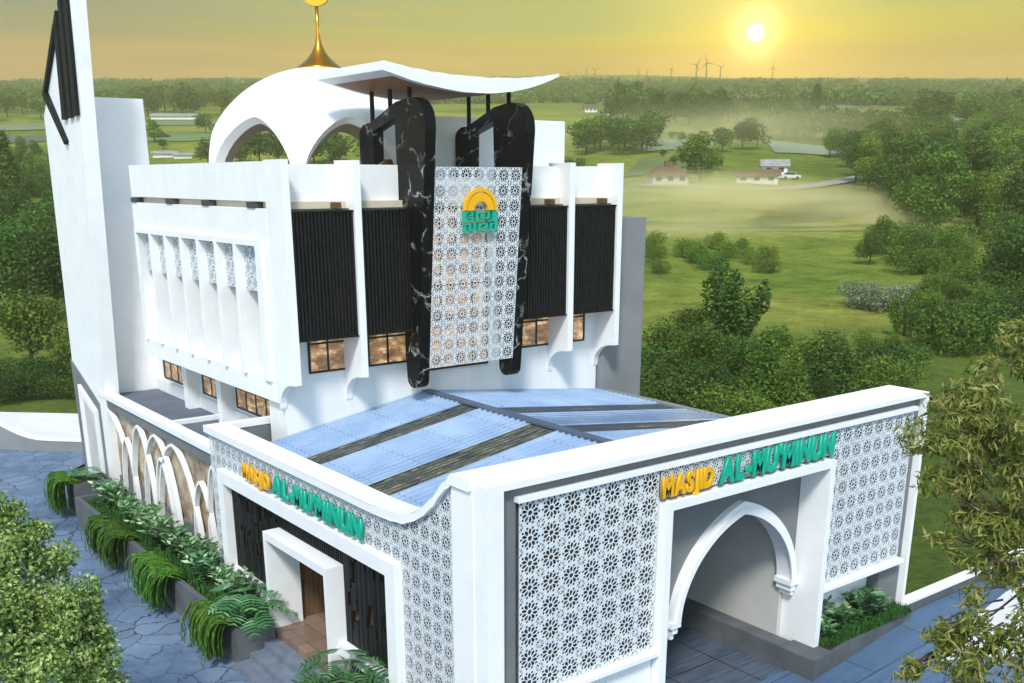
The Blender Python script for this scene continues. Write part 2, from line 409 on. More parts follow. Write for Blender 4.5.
# ------------------------------------------------------------------ star lattice
def rosette_tile(rich=True):
    H = []
    def ell(cx, cy, ang, l, w, n=6, sh=.5):
        ca, sa = math.cos(ang), math.sin(ang); out = []
        for k in range(n):
            t = 2*math.pi*k/n
            u = l*math.cos(t); v = w*math.sin(t)*(1-.25*math.cos(t)*sh)
            out.append((cx+u*ca-v*sa, cy+u*sa+v*ca))
        return out
    if rich:
        def kite(cx, cy, a, pts):
            ca, sa = math.cos(a), math.sin(a)
            P = [(r, w_) for r, w_ in pts]+[(r, -w_) for r, w_ in pts[::-1] if w_ > 0]
            return [(cx+r*ca-w_*sa, cy+r*sa+w_*ca) for r, w_ in P]
        H.append([(.5+.105*math.cos(2*math.pi*k/10), .5+.105*math.sin(2*math.pi*k/10)) for k in range(10)])
        for k in range(10):
            a = 2*math.pi*k/10+math.pi/2
            H.append(kite(.5, .5, a, [(.132, 0), (.18, .043), (.285, .077), (.365, .047), (.395, 0)]))
            a2 = a+math.pi/10
            H.append(kite(.5, .5, a2, [(.335, 0), (.41, .066), (.455, .040), (.48, 0)]))
        for sx in (0, 1):
            for sy in (0, 1):
                for k in range(3):
                    a = math.atan2(.5-sy, .5-sx)+(k-1)*.60
                    H.append(kite(sx, sy, a, [(.04, 0), (.11, .036), (.17, .040), (.205, 0)] if k == 1 else [(.09, 0), (.135, .022), (.18, .024), (.215, 0)]))
    else:
        H.append(ell(.5, .5, 0, .10, .10, 8, 0))
        for k in range(8):
            a = 2*math.pi*k/8+math.pi/8
            H.append(ell(.5+.245*math.cos(a), .5+.245*math.sin(a), a, .12, .076, 6, -.8))
        for sx in (0, 1):
            for sy in (0, 1):
                a = math.atan2(.5-sy, .5-sx); H.append(ell(sx+.17*math.cos(a), sy+.17*math.sin(a), a, .12, .09, 6))
        for k in range(4):
            a = k*math.pi/2; H.append(ell(.5+.43*math.cos(a), .5+.43*math.sin(a), a, .05, .12, 4))
    me = filled([rect(0, 1, 0, 1)]+H, 1.0)
    V = np.array([v.co[:] for v in me.vertices]); F = [list(p.vertices) for p in me.polygons]
    bpy.data.meshes.remove(me)
    # weld, drop the outer border walls
    key = {}; idx = []; VV = []
    for v in V:
        k = tuple(np.round(v, 4))
        if k not in key: key[k] = len(VV); VV.append(v)
        idx.append(key[k])
    VV = np.array(VV); FF = []
    for f in F:
        g = [idx[i] for i in f]
        if len(set(g)) < 3: continue
        p = VV[g]
        if np.ptp(p[:, 2]) > .5:
            for ax in (0, 1):
                if np.ptp(p[:, ax]) < 1e-4 and (abs(p[0, ax]) < 1e-4 or abs(p[0, ax]-1) < 1e-4): break
            else: FF.append(g)
        else: FF.append(g)
    return VV, FF
TILE = {True: rosette_tile(True), False: rosette_tile(False)}
def lattice(name, a0, a1, b0, b1, tile, depth, fn, parent, rich=True, keep=None, top=None, m=None):
    """array of rosette tiles over a0..a1 x b0..b1; fn maps (a,b,h) to the world; keep(a,b) chooses tiles; top(a) cuts off"""
    na = max(1, round((a1-a0)/tile)); nb = max(1, round((b1-b0)/tile)); ta = (a1-a0)/na; tb = (b1-b0)/nb
    TV, TF = TILE[rich]
    V = []; F = []
    for i in range(na):
        for j in range(nb):
            ca, cb = a0+(i+.5)*ta, b0+(j+.5)*tb
            if keep and not keep(ca, cb): continue
            if top and b0+j*tb > max(top(a0+i*ta), top(a0+(i+1)*ta)): continue
            o = len(V)
            P = TV*np.array([ta, tb, depth])+np.array([a0+i*ta, b0+j*tb, 0])
            if top:
                bm = bmesh.new(); vs = [bm.verts.new(p) for p in P]
                for f in TF:
                    try: bm.faces.new([vs[k] for k in f])
                    except ValueError: pass
                h0, h1 = top(a0+i*ta), top(a0+(i+1)*ta)
                if min(h0, h1) < b0+(j+1)*tb:
                    d = Vector((ta, h1-h0, 0)); n = Vector((-d.y, d.x, 0)).normalized()
                    bmesh.ops.bisect_plane(bm, geom=bm.verts[:]+bm.edges[:]+bm.faces[:], plane_co=(a0+i*ta, h0, 0), plane_no=n, clear_outer=True)
                bm.verts.index_update()
                V += [v.co[:] for v in bm.verts]; F += [[o+v.index for v in f.verts] for f in bm.faces]; bm.free()
            else:
                V += P.tolist(); F += [[o+k for k in f] for f in TF]
    V = [fn(*v) for v in V]
    me = bpy.data.meshes.new(name); me.from_pydata(V, [], F); me.update()
    bm = bmesh.new(); bm.from_mesh(me); bmesh.ops.remove_doubles(bm, verts=bm.verts, dist=1e-4); bm.to_mesh(me); bm.free()
    return mesh_obj(name, me, m or M['lattice'], parent)
# ================================================================== ENTRANCE HALL (gateway, sign wall, glazed roof)
hall = tag(empty('entrance_hall', (6, 5, G)), 'low entrance hall with star lattice walls, pointed gateway and blue sheet roof', 'entrance hall')
GX = 12.5
# --- gateway wall seen from the front
def arch_pts(xc, hw, z0, z1, n=30):
    """pointed arch from the left foot over the tip to the right foot"""
    L = []
    for i in range(n+1):
        t = i/n                              # 0 foot .. 1 tip
        a = t*math.pi/2
        x = hw*math.cos(a*.82)-hw*math.cos(math.pi/2*.82)*t**1.6
        z = math.sin(a*.82)/math.sin(math.pi/2*.82)
        L.append((xc-x, z0+(z1-z0)*z))
    return L+[(2*xc-p[0], p[1]) for p in L[-2::-1]]
PX0, PX1, PZ = 3.96, 9.0, 4.25               # portal frame, outer
mb = MB()
mb.box(.33, GX-.12, .16, .95, 4.86, 5.1).box(.33, .70, .16, .95, G, 4.86).box(12.12, GX-.12, .16, .95, 1.25, 4.86).box(PX1-.02, 9.0, .5, .95, G, 4.27).box(11.55, GX-.12, .16, .95, G, 1.25).box(9.0, 11.55, .5, .95, G, 1.25)
mb.build('gate_wall', M['gray'], hall)
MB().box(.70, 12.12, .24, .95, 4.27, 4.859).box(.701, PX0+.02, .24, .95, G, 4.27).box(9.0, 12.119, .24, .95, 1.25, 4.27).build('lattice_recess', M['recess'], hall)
MB().box(9.02, 11.53, .46, .498, -.05, 1.24).build('plinth_wall', M['white'], hall)
MB().box(.71, PX0-.02, .10, .238, G, 1.22).build('plinth_wall', M['white'], hall)
mb = MB()
mb.box(0, GX, -.0, 1.05, 5.13, 5.24).box(-.0, .34, 0, .99, G, 5.13).box(GX-.11, GX, 0, 1.0, G, 5.13)
mb.build('gate_border', M['white_trim'], hall, bevel=.012)
mb = MB(); mb.box(.66, 12.14, .02, .158, 4.86, 4.95); mb.build('lattice_rail', M['white_trim'], hall)
for x0, x1 in ((.70, PX0), (PX1, 12.12)):
    MB().box(x0-.03, x1, -.10, .238, 1.21, 1.31, .01).build('lattice_ledge', M['white_trim'], hall)
fy = lambda a, b, h: (a, .10-h, b)
lattice('lattice_screen', .72, 3.94, 1.32, 4.85, .44, .012, fy, hall)
lattice('lattice_screen', 3.98, 9.02, 4.30, 4.85, .27, .012, fy, hall, rich=False)
lattice('lattice_screen', 9.04, 12.1, 1.32, 4.85, .38, .012, fy, hall)
# --- portal
mb = MB()
mb.box(PX0, PX0+.17, -.12, .70, G, PZ).box(PX1-.17, PX1, -.12, .819, G, PZ).box(PX0+.17, PX1-.17, -.12, .70, PZ-.16, PZ)
mb.build('portal_frame', M['white_trim'], hall, bevel=.012)
xc, hw, zs, za = 6.82, 1.80, 1.42, 3.42
AR = arch_pts(xc, hw, zs, za)
outer = [(PX0+.17, 4.09), (PX0+.17, 1.30)]+[(xc-hw, 1.30)]+AR+[(xc+hw, 1.30), (PX1-.17, 1.30), (PX1-.17, 4.09)]
plate_y('spandrel', [outer], .60, .82, M['gray'], hall)
def offset_arch(d): 
    A = arch_pts(xc, hw+d, zs, za+d*1.25); return A
mb = MB(); mb.strip(offset_arch(.15), offset_arch(-.02), 'y', .45, .86); mb.build('arch_moulding', M['white_trim'], hall)
mb = MB(); mb.strip(offset_arch(.06), offset_arch(-.06), 'y', .41, .449); mb.build('arch_moulding', M['white_trim'], hall)
for s in (-1, 1):
    mb = MB(); xo = xc+s*(hw+.03)
    mb.box(min(xo-s*.10, xo+s*.17), max(xo-s*.10, xo+s*.17), .42, .88, zs-.10, zs+.02)
    mb.box(min(xo-s*.05, xo+s*.11), max(xo-s*.05, xo+s*.11), .46, .85, zs-.24, zs-.10)
    mb.box(min(xo+s*.02, xo+s*.11), max(xo+s*.02, xo+s*.11), .50, .82, zs-.36, zs-.24)
    mb.box(min(xo+s*.171, xo+s*.33), max(xo+s*.171, xo+s*.33), .50, .62, zs-.06, zs+.02)
    mb.build('arch_corbel', M['white_trim'], hall, bevel=.02)
# passage behind the arch
MB().box(8.705, 8.95, .821, 7.4, G, 3.7).build('passage_wall', M['paleg'], hall)
MB().box(PX0-.05, PX0+.12, .96, 3.2, G, 3.7).build('passage_wall', M['paleg'], hall)
MB().box(-1.0+1.4, 11.7, .2, 10.35, G-.10, G+.012).build('passage_floor', M['passfloor'], hall)
MB().box(8.28, 8.699, .425, 5.2, G+.013, -.02).build('passage_kerb', M['gray_dark'], hall)
MB().box(11.55, 11.75, .96, 10.3, G, 3.55).build('side_wall', M['white'], hall)
# --- sign wall on the left
def prof(y):
    P = [(-1, 5.20), (.92, 5.20), (1.08, 5.08), (1.25, 4.93), (1.45, 4.72), (1.75, 4.46), (2.09, 4.26), (2.45, 4.12), (2.9, 4.06), (3.6, 4.03), (5, 4.03), (30, 4.03)]
    for (a, b), (c, d) in zip(P, P[1:]):
        if a <= y <= c: return b+(d-b)*(y-a)/(c-a)
ys = [.41, .92, 1.0, 1.08, 1.16, 1.25, 1.35, 1.45, 1.6, 1.75, 1.92, 2.09, 2.27, 2.45, 2.65, 2.9, 3.2, 3.6, 11.75]
FY0, FY1, FZ0, FZ1 = 3.05, 10.62, .72, 2.86          # opening of the frame
outer = [(y, prof(y)-.10) for y in ys]+[(11.75, G), (.41, G)]
DY0, DY1 = 5.07, 8.05                               # the door box
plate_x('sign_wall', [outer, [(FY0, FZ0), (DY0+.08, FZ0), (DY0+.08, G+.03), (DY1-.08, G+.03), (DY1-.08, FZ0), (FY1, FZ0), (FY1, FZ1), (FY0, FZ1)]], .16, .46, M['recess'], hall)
MB().strip([(y, prof(y)+.06) for y in ys], [(y, prof(y)-.10) for y in ys], 'x', -.05, .52).build('wall_coping', M['white_trim'], hall, bevel=.012)
MB().box(.525, 2.38, 11.5, 11.748, 3.94, 4.085).build('wall_coping', M['white_trim'], hall)
MB().box(.47, 2.38, 11.52, 11.74, 3.0, 3.939).build('return_wall', M['gray'], hall)
MB().box(-.015, .159, .36, .42, G, 5.0).build('wall_pier', M['white_trim'], hall)
fx = lambda a, b, h: (.058-h, a, b)
outf = lambda a, b: not (FY0-.05 < a < FY1+.05 and b < FZ1+.02)
lattice('lattice_screen', .42, 11.7, -.32, 5.2-.02, .335, .008, fx, hall, rich=True, keep=outf, top=lambda y: prof(y)-.11)
mb = MB()
mb.box(-.13, .30, FY0-.32, FY0, G, FZ1+.30).box(-.13, .30, FY1, FY1+.32, G, FZ1+.30).box(-.13, .30, FY0, FY1, FZ1, FZ1+.30)
mb.box(-.13, .30, FY0, DY0, FZ0-.24, FZ0).box(-.13, .30, DY1, FY1, FZ0-.24, FZ0)
mb.build('screen_frame', M['white_trim'], hall, bevel=.012)
# slatted black screen, dense over the door, broken lengths beside it
mb = MB()
def slats(y0, y1, z0, z1, dense):
    y = y0+.02
    while y < y1-.03:
        w = .035 if dense else rng.choice([.03, .045, .09, .13])
        if dense or rng.random() < .45:
            mb.box(.08, .14, y, min(y+w, y1-.005), z0, z1)
        else:
            z = z0
            while z < z1-.1:
                h = rng.uniform(.35, 1.1); mb.box(.08, .14, y, min(y+w, y1-.005), z, min(z+h, z1)); z += h+rng.uniform(.08, .5)
        y += w+(.05 if dense else rng.uniform(.012, .05))
slats(FY0+.0, DY0, FZ0, FZ1, False); slats(DY1, FY1, FZ0, FZ1, False); slats(DY0, DY1, 2.41, FZ1, True)
for z in (.9, 1.75, 2.6): mb.box(.141, .16, FY0, DY0, z, z+.05).box(.141, .16, DY1, FY1, z, z+.05)
mb.build('slat_screen', M['black'], hall)
MB().box(.22, .26, FY0+.002, DY0-.002, FZ0, FZ1-.002).box(.22, .26, DY1+.002, FY1-.002, FZ0, FZ1-.002).box(.22, .26, DY0, DY1, 2.42, FZ1-.002).build('screen_backing', M['wood_dark'], hall)
# door box, porch floor, steps
mb = MB()
mb.box(-.31, .47, DY1-.13, DY1, .03, 2.40).box(-.31, .47, DY0, DY0+.13, .03, 2.40).box(-.31, .47, DY0+.13, DY1-.13, 2.22, 2.40)
mb.build('door_surround', M['white_trim'], hall, bevel=.012)
MB().box(-.27, 3.6, DY0-.2, DY1+.1, -.1, .06).build('porch_floor', M['tiles'], hall)
MB().box(3.4, 3.5, DY0-1, DY1+1.0, .06, 2.6).box(.47, 3.4, DY1+.05, DY1+.15, .06, 2.6).box(.47, 3.4, DY0-.15, DY0-.05, .06, 2.6).build('vestibule_wall', M['wood_dark'], hall)
mb = MB()
for k in range(3): mb.box(-.272-.36*(k+1), -.272-.36*k, 4.75, 7.70, G-.02, .06-.15*(k+1)+.0)
mb.build('entrance_steps', mottled('step_stone', (.13, .16, .21), (.19, .23, .29), 3, .6, .2), hall, bevel=.012)
# --- gabled roof of blue ribbed sheet with clear strips
RX, RZ = 5.6, 4.45; LX, LZ = .55, 3.64; QX, QZ = 11.85, 3.74
def slope(name, x0, z0, x1, z1, y0, y1, m, rib=.13, hgt=.022, lift=0):
    n = max(1, round((y1-y0)/rib)); st = (y1-y0)/n; V = []; F = []
    for i in range(n):
        for f, hh in ((0, 0), (.80, 0), (.86, hgt), (.94, hgt)): V += [(x0, y0+(i+f)*st, z0+hh+lift), (x1, y0+(i+f)*st, z1+hh+lift)]
    V += [(x0, y1, z0+lift), (x1, y1, z1+lift)]
    for i in range(len(V)//2-1): F.append((2*i, 2*i+1, 2*i+3, 2*i+2))
    return raw(name, V, F, m, hall)
stripsL = [(4.78, 5.76), (7.75, 8.55)]; stripsR = [(4.3, 5.3), (6.75, 7.75)]
for (xa, za_, ST) in ((LX, LZ, stripsL), (QX, QZ, stripsR)):
    y = 1.0
    for a, b in ST+[(10.38, 10.38)]:
        slope('roof_sheet', RX, RZ, xa, za_, y, a, M['poly'], .21, .045)
        if b > a:
            slope('clear_sheet', RX, RZ-.03, xa, za_-.03, a, b, M['rglass'], .11, .012)
            mb = MB(); k = a+.06
            while k < b-.03:
                mb.bm.verts.ensure_lookup_table()
                for (xx, zz) in (): pass
                d = .008
                mb.prism([(RX, RZ+.0), (xa, za_+.0), (xa, za_-.025), (RX, RZ-.025)], 'y', k, k+d*2); k += .15
            mb.build('roof_batten', M['ridge'], hall)
        y = b
MB().box(RX-.13, RX+.13, 1.0, 10.38, RZ+.005, RZ+.06).build('ridge_cap', M['ridge'], hall, bevel=.02)
mb = MB(); mb.box(QX-.05, QX+.16, 1.0, 10.4, QZ-.12, QZ+.05); mb.build('eaves_gutter', M['gray_side'], hall)
for i in range(7):      # cross lines of the purlins under the sheet
    pass
# ================================================================== lettering
def sign(label, words, fn, x0, z0, root_loc, group):
    """words: [(text, material, start, height, width)]; fn(a, b, h) to the world; each letter is a part"""
    rt = tag(empty('wall_sign', root_loc), label, 'sign', group)
    for text, mat, a, hgt, width, slant in words:
        glyph = []; tot = 0
        for ch in text:
            me = text_mesh(ch, .07, .045)
            xs = [v.co.x for v in me.vertices]; w = max(xs)-min(xs)
            glyph.append((me, min(xs), w)); tot += w+.06
        sx = width/tot; sy = hgt/.78; cur = a
        for me, mn, w in glyph:
            c0 = cur
            remap(me, lambda c: Vector(fn(c0+(c.x-mn)*sx+slant*c.y*sy, z0+(c.y)*sy, c.z)))
            mesh_obj('letter', me, mat, rt)
            cur += (w+.06)*sx
    return rt
sign('raised yellow and green lettering on the lattice band above the pointed gateway',
     [('MASJID', M['yellow'], 3.90, .40, 1.38, .05), ("AL-MU'MINUN", M['green'], 5.44, .50, 3.56, .08)],
     lambda a, b, h: (a, -.02-h, b), 0, 4.36, (6.5, 0, 4.4), 'raised lettering signs')
sign('raised yellow and green lettering over the black slatted screen on the left wall',
     [('MASJID', M['yellow'], -9.45, .36, 1.42, .03), ("AL-MU'MINUN", M['green'], -7.88, .44, 3.95, .05)],
     lambda a, b, h: (-.06-h, -a, b), 0, 3.30, (0, 7, 3.4), 'raised lettering signs')

# ================================================================== SIDE WING with interlaced arches
wing = tag(empty('side_wing', (1.4, 17, G)), 'flat-roofed side wing with grey band and interlaced white arches on tan marble', 'building')
WX = .37; WY0, WY1 = 11.77, 21.9
mb = MB(); mb.box(WX+.03, WX+.3, WY0, WY1, 2.80, 3.10).box(WX+.03, WX+.3, 21.30, WY1, G, 2.80).box(WX+.03, WX+.3, WY0, 11.95, G, 2.80)
mb.build('facade_band', M['gray'], wing)
MB().box(WX-.03, WX+.33, WY0, WY1+.05, 3.12, 3.30, .012).build('parapet_coping', M['white_trim'], wing)
MB().box(WX+.34, 2.39, WY0, 21.95, 2.9, 3.12).build('flat_roof', M['roofgray'], wing)
MB().box(WX+.34, 2.39, 16.25, 16.42, 3.12, 3.24).build('roof_upstand', M['white_trim'], wing)
MB().box(WX+.22, WX+.5, 11.95, 21.30, G, 2.9).build('stone_wall', M['tan'], wing)
mb = MB(); y = 11.95
while y < 21.2:
    w = rng.uniform(.55, 1.1); mb.box(WX+.16, WX+.218, y+.02, min(y+w, 21.29), G, rng.choice([.55, .7, .85, 1.0])); y += w
mb.build('low_wall', M['gray'], wing)
def half(y0, z0, y1, z1, n=12):
    """one rib: from its foot (y0) curving up to its tip (y1)"""
    P = []
    for i in range(n+1):
        a = i/n*math.pi/2*.93; P.append((y1+(y0-y1)*(math.cos(a)-math.cos(math.pi/2*.93)*i/n), z0+(z1-z0)*math.sin(a)/math.sin(math.pi/2*.93)))
    return P
def rib(P, w=.075, x0=WX-.02, x1=WX+.13):
    T = []; B = []
    for i, p in enumerate(P):
        a = Vector(P[max(i-1, 0)]); b = Vector(P[min(i+1, len(P)-1)]); d = (b-a).normalized(); nn = Vector((-d.y, d.x))*w/2
        T.append((p[0]+nn.x, p[1]+nn.y)); B.append((p[0]-nn.x, p[1]-nn.y))
    mb = MB(); mb.strip(T, B, 'x', x0, x1); return mb
fo = G+.4
def pair(yc, hw, zt, d=0):
    m1 = rib(half(yc-hw, fo, yc, zt), x0=WX-.02+d, x1=WX+.13+d*.5); m2 = rib(half(yc+hw, fo, yc, zt), x0=WX-.02+d+.004, x1=WX+.13+d*.5)
    t = bpy.data.meshes.new('t'); m2.bm.to_mesh(t); m2.bm.free(); m1.bm.from_mesh(t); bpy.data.meshes.remove(t)
    m1.build('arch_rib', M['white_trim'], wing)
pair(18.37, .98, 2.76); pair(16.90, 1.42, 2.76, .008); pair(15.48, 1.62, 2.76, .016); pair(12.62, .62, 2.76, .024)
pair(19.75, .62, 2.1, .012); pair(16.62, .66, 2.12, .02); pair(13.62, .72, 2.1, .028)
rib(half(19.75, 1.95, 21.25, 2.78)[::-1] if False else [(21.26, 2.80), (21.1, 2.45), (20.85, 2.2), (20.5, 2.08), (20.1, 2.05)] if False else [(21.25, 2.80), (20.85, 2.66), (20.5, 2.45), (20.2, 2.2), (20.0, 1.9)]).build('arch_rib', M['white_trim'], wing)

# ================================================================== MINARET
mina = tag(empty('minaret', (.6, 22, G)), 'tall white blade-shaped minaret with raked top, black vertical bars and grey clad base', 'minaret')
MB().prism([(21.30, G), (21.25, 3.2), (19.98, 14.6), (19.92, 15.3), (24.15, 11.75), (24.65, 3.9), (24.6, G)], 'x', .37, .82).build('tower_shaft', M['white_trim'], mina, bevel=.02)
X0, X1 = .27, .369
for (a, b, bz, t0, t1) in ((21.86, 21.40, 11.55, 14.05, 0), (21.22, 20.86, 11.57, 14.5, 0), (20.66, 20.30, 11.6, 15.0, 0)):
    w = .38
    yb = a; yt = a-(t0-bz)*.115
    MB().prism([(yb, bz), (yb-w, bz+.02), (yt-w, t0+.42), (yt-.03, t0+.12)], 'x', X0, X1).build('vertical_bar', M['black'], mina)
mb = MB(); mb.prism([(21.52, 14.15), (21.30, 14.1), (23.32, 12.42), (23.62, 12.35)], 'x', X0-.02, X1).prism([(23.62, 12.35), (23.30, 12.42), (21.74, 10.95), (21.86, 10.85)], 'x', X0-.02, X1)
bmesh.ops.remove_doubles(mb.bm, verts=mb.bm.verts, dist=1e-4)
mb.build('diagonal_bar', M['black'], mina)
MB().prism([(21.93, G), (21.93, 2.86), (24.68, 3.95), (24.62, G)], 'x', .33, .369).build('base_cladding', M['gray'], mina)
mb = MB()
o = [(22.10, 2.60), (23.80, 3.22), (23.86, G+.02), (22.12, G+.02)]; i_ = [(22.28, 2.44), (23.64, 2.94), (23.70, G+.02), (22.28, G+.02)]
for p in ((o[0], o[1], i_[1], i_[0]), (o[1], o[2], i_[2], i_[1]), (o[3], o[0], i_[0], i_[3])): mb.prism(list(p), 'x', .22, .329)
bmesh.ops.remove_doubles(mb.bm, verts=mb.bm.verts, dist=1e-4)
mb.build('niche_frame', M['white_trim'], mina)
MB().prism(i_, 'x', .31, .3295).build('niche_panel', M['paleg'], mina)

# ================================================================== MAIN MOSQUE BUILDING
mos = tag(empty('mosque', (6.5, 15, G)), 'white main mosque hall with sail dome, black louvres, marble arches and long lattice panel', 'mosque')
XL, XR, YF, YW, YB = 1.40, 11.75, 9.5, 10.4, 20.0
ZT, ZP = 9.2, 10.24
mb = MB()
mb.box(1.55, XR-.05, YW, 11.35, G, ZT).box(2.40, XR-.05, 11.35, 22.6, G, ZT)
mb.build('wall', M['white'], mos)
# upper left box with a recessed bay of fins
mb = MB()
RY0, RY1, RZ0, RZ1 = 11.05, 19.5, 5.16, 8.34
me = filled([rect(11.36, YB-.25, 4.66, ZT), rect(RY0+.31, RY1, RZ0, RZ1)], .9); bpy.data.meshes.remove(me)
plate_x('side_box_face', [rect(YF+.915, 19.75, 4.66, ZT), rect(RY0, RY1, RZ0, RZ1)], XL, 2.39, M['white_trim'], mos)
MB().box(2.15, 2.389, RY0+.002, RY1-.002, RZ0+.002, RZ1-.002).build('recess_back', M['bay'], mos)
mb = MB(); a0, a1, c0, c1 = RY0-.34, RY1+.1, RZ0-.0, RZ1+.14
mb.box(XL-.07, XL-.001, a0, RY0, c0, c1).box(XL-.07, XL-.001, RY1, a1, c0, c1).box(XL-.07, XL-.001, RY0, RY1, RZ1, c1)
mb.build('recess_frame', M['white_trim'], mos)
pit = (RY1-RY0)/7
for k in range(1, 7):
    yc = RY0+k*pit
    MB().box(XL-.08, 2.149, yc-.075, yc+.075, RZ0+.003, RZ1-.003, .008).build('fin', M['white_trim'], mos)
for k in range(7):
    ya, yb = RY0+k*pit+.078, RY0+(k+1)*pit-.078
    lattice('lattice_screen', ya, yb, 7.24, RZ1-.01, .36, .012, lambda a, b, h: (XL+.16-h, a, b), mos, rich=False)
    MB().box(XL+.22, XL+.26, ya, yb, 7.24, RZ1-.01).build('lattice_shade_panel', M['gray'], mos)  # grey sheet added to make the lattice holes look shaded
# upright blades on the front
def blade(x0, x1, zt=ZP+.03):
    P = [(YF, zt), (YF, 5.22)]
    for i in range(9):
        a = i/8*math.pi/2; P.append((YF+.10+.78*math.sin(a), 5.21-.66*(1-math.cos(a))))
    P += [(YW-.001, 4.5), (YW-.001, zt)]
    return P
for x0, x1 in ((XL, 1.58), (3.20, 3.38), (9.79, 9.98), (11.57, XR)):
    MB().prism(blade(x0, x1), 'x', x0, x1).build('upright_blade', M['white_trim'], mos, bevel=.008)
# cornice slot and parapet
MB().box(1.60, XR-.15, YW-.5, 19.6, ZT, 9.36).build('cornice_slot', M['beige'], mos)  # cream colour stands in for warm light along the slot
mb = MB()
mb.box(1.59, XR, YF+.28, YF+.36, ZT-.03, ZT-.001).build('cornice_shelf', M['dgray_beam'], mos)
for y in (19.5, 16.6, 14.0, 11.2): MB().box(XL-.03, XL+.35, y-.22, y+.22, ZT+.005, 9.34).build('beam_end', M['dgray_beam'], mos)
for x in (2.85, 9.3, 11.2): MB().box(x-.07, x+.07, YF+.12, YF+.5, ZT+.005, 9.34).build('beam_end', M['brown'], mos)
mb = MB()
mb.box(XL+.004, XL+.16, YF+.91, YB-.3, 9.36, ZP).box(XL+.16, 4.74, 10.05, 10.2, 9.36, ZP-.06).box(8.02, XR, 10.05, 10.2, 9.36, ZP-.06).box(XR-.16, XR, 10.2, 22, 9.36, ZP-.04).box(XL+.16, XR-.16, 22.1, 22.3, 9.36, ZP-.1)
mb.box(4.74, 8.02, 10.3, 10.4, 9.36, 9.9)
mb.build('parapet', M['white'], mos)
MB().box(XL+.17, XR-.17, 10.25, 19.6, 9.361, 9.7).build('flat_roof', M['paleg'], mos)
# louvres
def louvre(x0, x1):
    mb = MB(); n = round((x1-x0)/.094); s = (x1-x0)/n
    for k in range(n):
        x = x0+(k+.5)*s; mb.box(x-.026, x+.026, YF+.06, YF+.15, 6.25, ZT-.035)
    for z in (6.6, 7.45, 8.3): mb.box(x0, x1, YF+.155, YF+.19, z, z+.06)
    mb.box(x0, x1, YF+.04, YF+.19, 6.22, 6.26).box(x0, x1, YF+.04, YF+.19, ZT-.07, ZT-.033)
    mb.build('louvre', M['black'], mos)
for x0, x1 in ((1.60, 3.19), (3.39, 4.74), (8.02, 9.78), (9.99, 11.56)): louvre(x0, x1)
def window(x0, x1, z0, z1, plane, at, cols, rows):
    """frame with its bars is a part, the glass its sub-part"""
    mb = MB(); b = .05
    def bx(a, c, e, f, lo=-.05, hi=.02):
        if plane == 'y': mb.box(a, c, at+lo, at+hi, e, f)
        else: mb.box(at+lo, at+hi, a, c, e, f)
    bx(x0, x0+b, z0, z1); bx(x1-b, x1, z0, z1); bx(x0+b, x1-b, z0, z0+b); bx(x0+b, x1-b, z1-b, z1)
    for k in range(1, cols):
        x = x0+(x1-x0)*k/cols; bx(x-b/2, x+b/2, z0+b, z1-b, -.04)
    for z in rows: bx(x0+b, x1-b, z-b/2, z+b/2, -.035)
    f = mb.build('window', M['frame_black'], mos)
    m2 = MB()
    if plane == 'y': m2.box(x0+.01, x1-.01, at-.020, at-.004, z0+.01, z1-.01)
    else: m2.box(at-.020, at-.004, x0+.01, x1-.01, z0+.01, z1-.01)
    m2.build('pane', M['pane'], f)
for x0, x1 in ((2.22, 3.28), (3.87, 5.05), (8.80, 9.92), (10.15, 11.18)): window(x0, x1, 5.30, 8.7, 'y', YW, 2, (6.02, 6.25, 7.4))
window(5.12, 7.64, 5.0, 9.15, 'y', YW, 5, (6.3, 7.2, 8.1))
for y0, y1, c in ((18.75, 21.3, 4), (15.9, 17.95, 3), (12.75, 15.4, 4)): window(y0, y1, 3.58, 4.2, 'x', 2.40, c, ())
for y in (18.3, 15.65): MB().box(1.95, 2.399, y-.17, y+.17, 3.12, 4.659).build('window_pier', M['white'], mos)
MB().box(2.30, 2.399, 11.36, 22.0, 3.12, 3.50).build('sill_wall', M['white'], mos)
# marble arches
def arc(cy, cz, r0, r1, a0, a1, n=8):
    return [(cy+r0*math.cos(R_(a0+(a1-a0)*i/n)), cz+r1*math.sin(R_(a0+(a1-a0)*i/n))) for i in range(n+1)]
OUT = [(9.36, 5.02)]+[(8.80, 10.95)]+arc(9.42, 11.08, .62, .60, 180, 80)+[(10.1, 11.60), (11.05, 11.27)]+arc(11.42, 10.92, .44, .26, 100, 0)+[(11.88, 9.72), (11.22, 9.72), (11.18, 10.98), (10.14, 11.27), (10.10, 9.72), (10.10, 9.2), (9.92, 5.0)]+arc(9.64, 5.0, .28, .24, 0, -180)
for x0, x1 in ((4.75, 5.05), (7.70, 8.01)):
    MB().prism(OUT, 'x', x0, x1).build('marble_arch', M['marble'], mos, bevel=.035)
    for y, zb in ((9.68, 11.62), (10.56, 11.40), (11.43, 11.1)):
        MB().lathe([(.055, zb), (.055, 12.10)], ((x0+x1)/2, y, 0), 10).build('canopy_post', M['black'], mos)
# canopy
def topz(x): return 12.16+.20*((x-6.3)/2.55)**2
def thick(x): t = abs(x-6.3)/2.55; return .30*(1-t**2.2)+.05+(.14*max(0, -(x-6.3)/2.55)**3)
xs = [3.75+5.1*i/28 for i in range(29)]
MB().strip([(x, topz(x)) for x in xs], [(x, topz(x)-thick(x)) for x in xs], 'y', 8.9, 12.1).build('canopy', M['white_trim'], mos, bevel=.008)
xs2 = [4.12+4.2*i/22 for i in range(23)]
MB().strip([(x, topz(x)-thick(x)-.002) for x in xs2], [(x, topz(x)-thick(x)-.016) for x in xs2], 'y', 9.15, 11.85).build('canopy_soffit', M['wood'], mos)
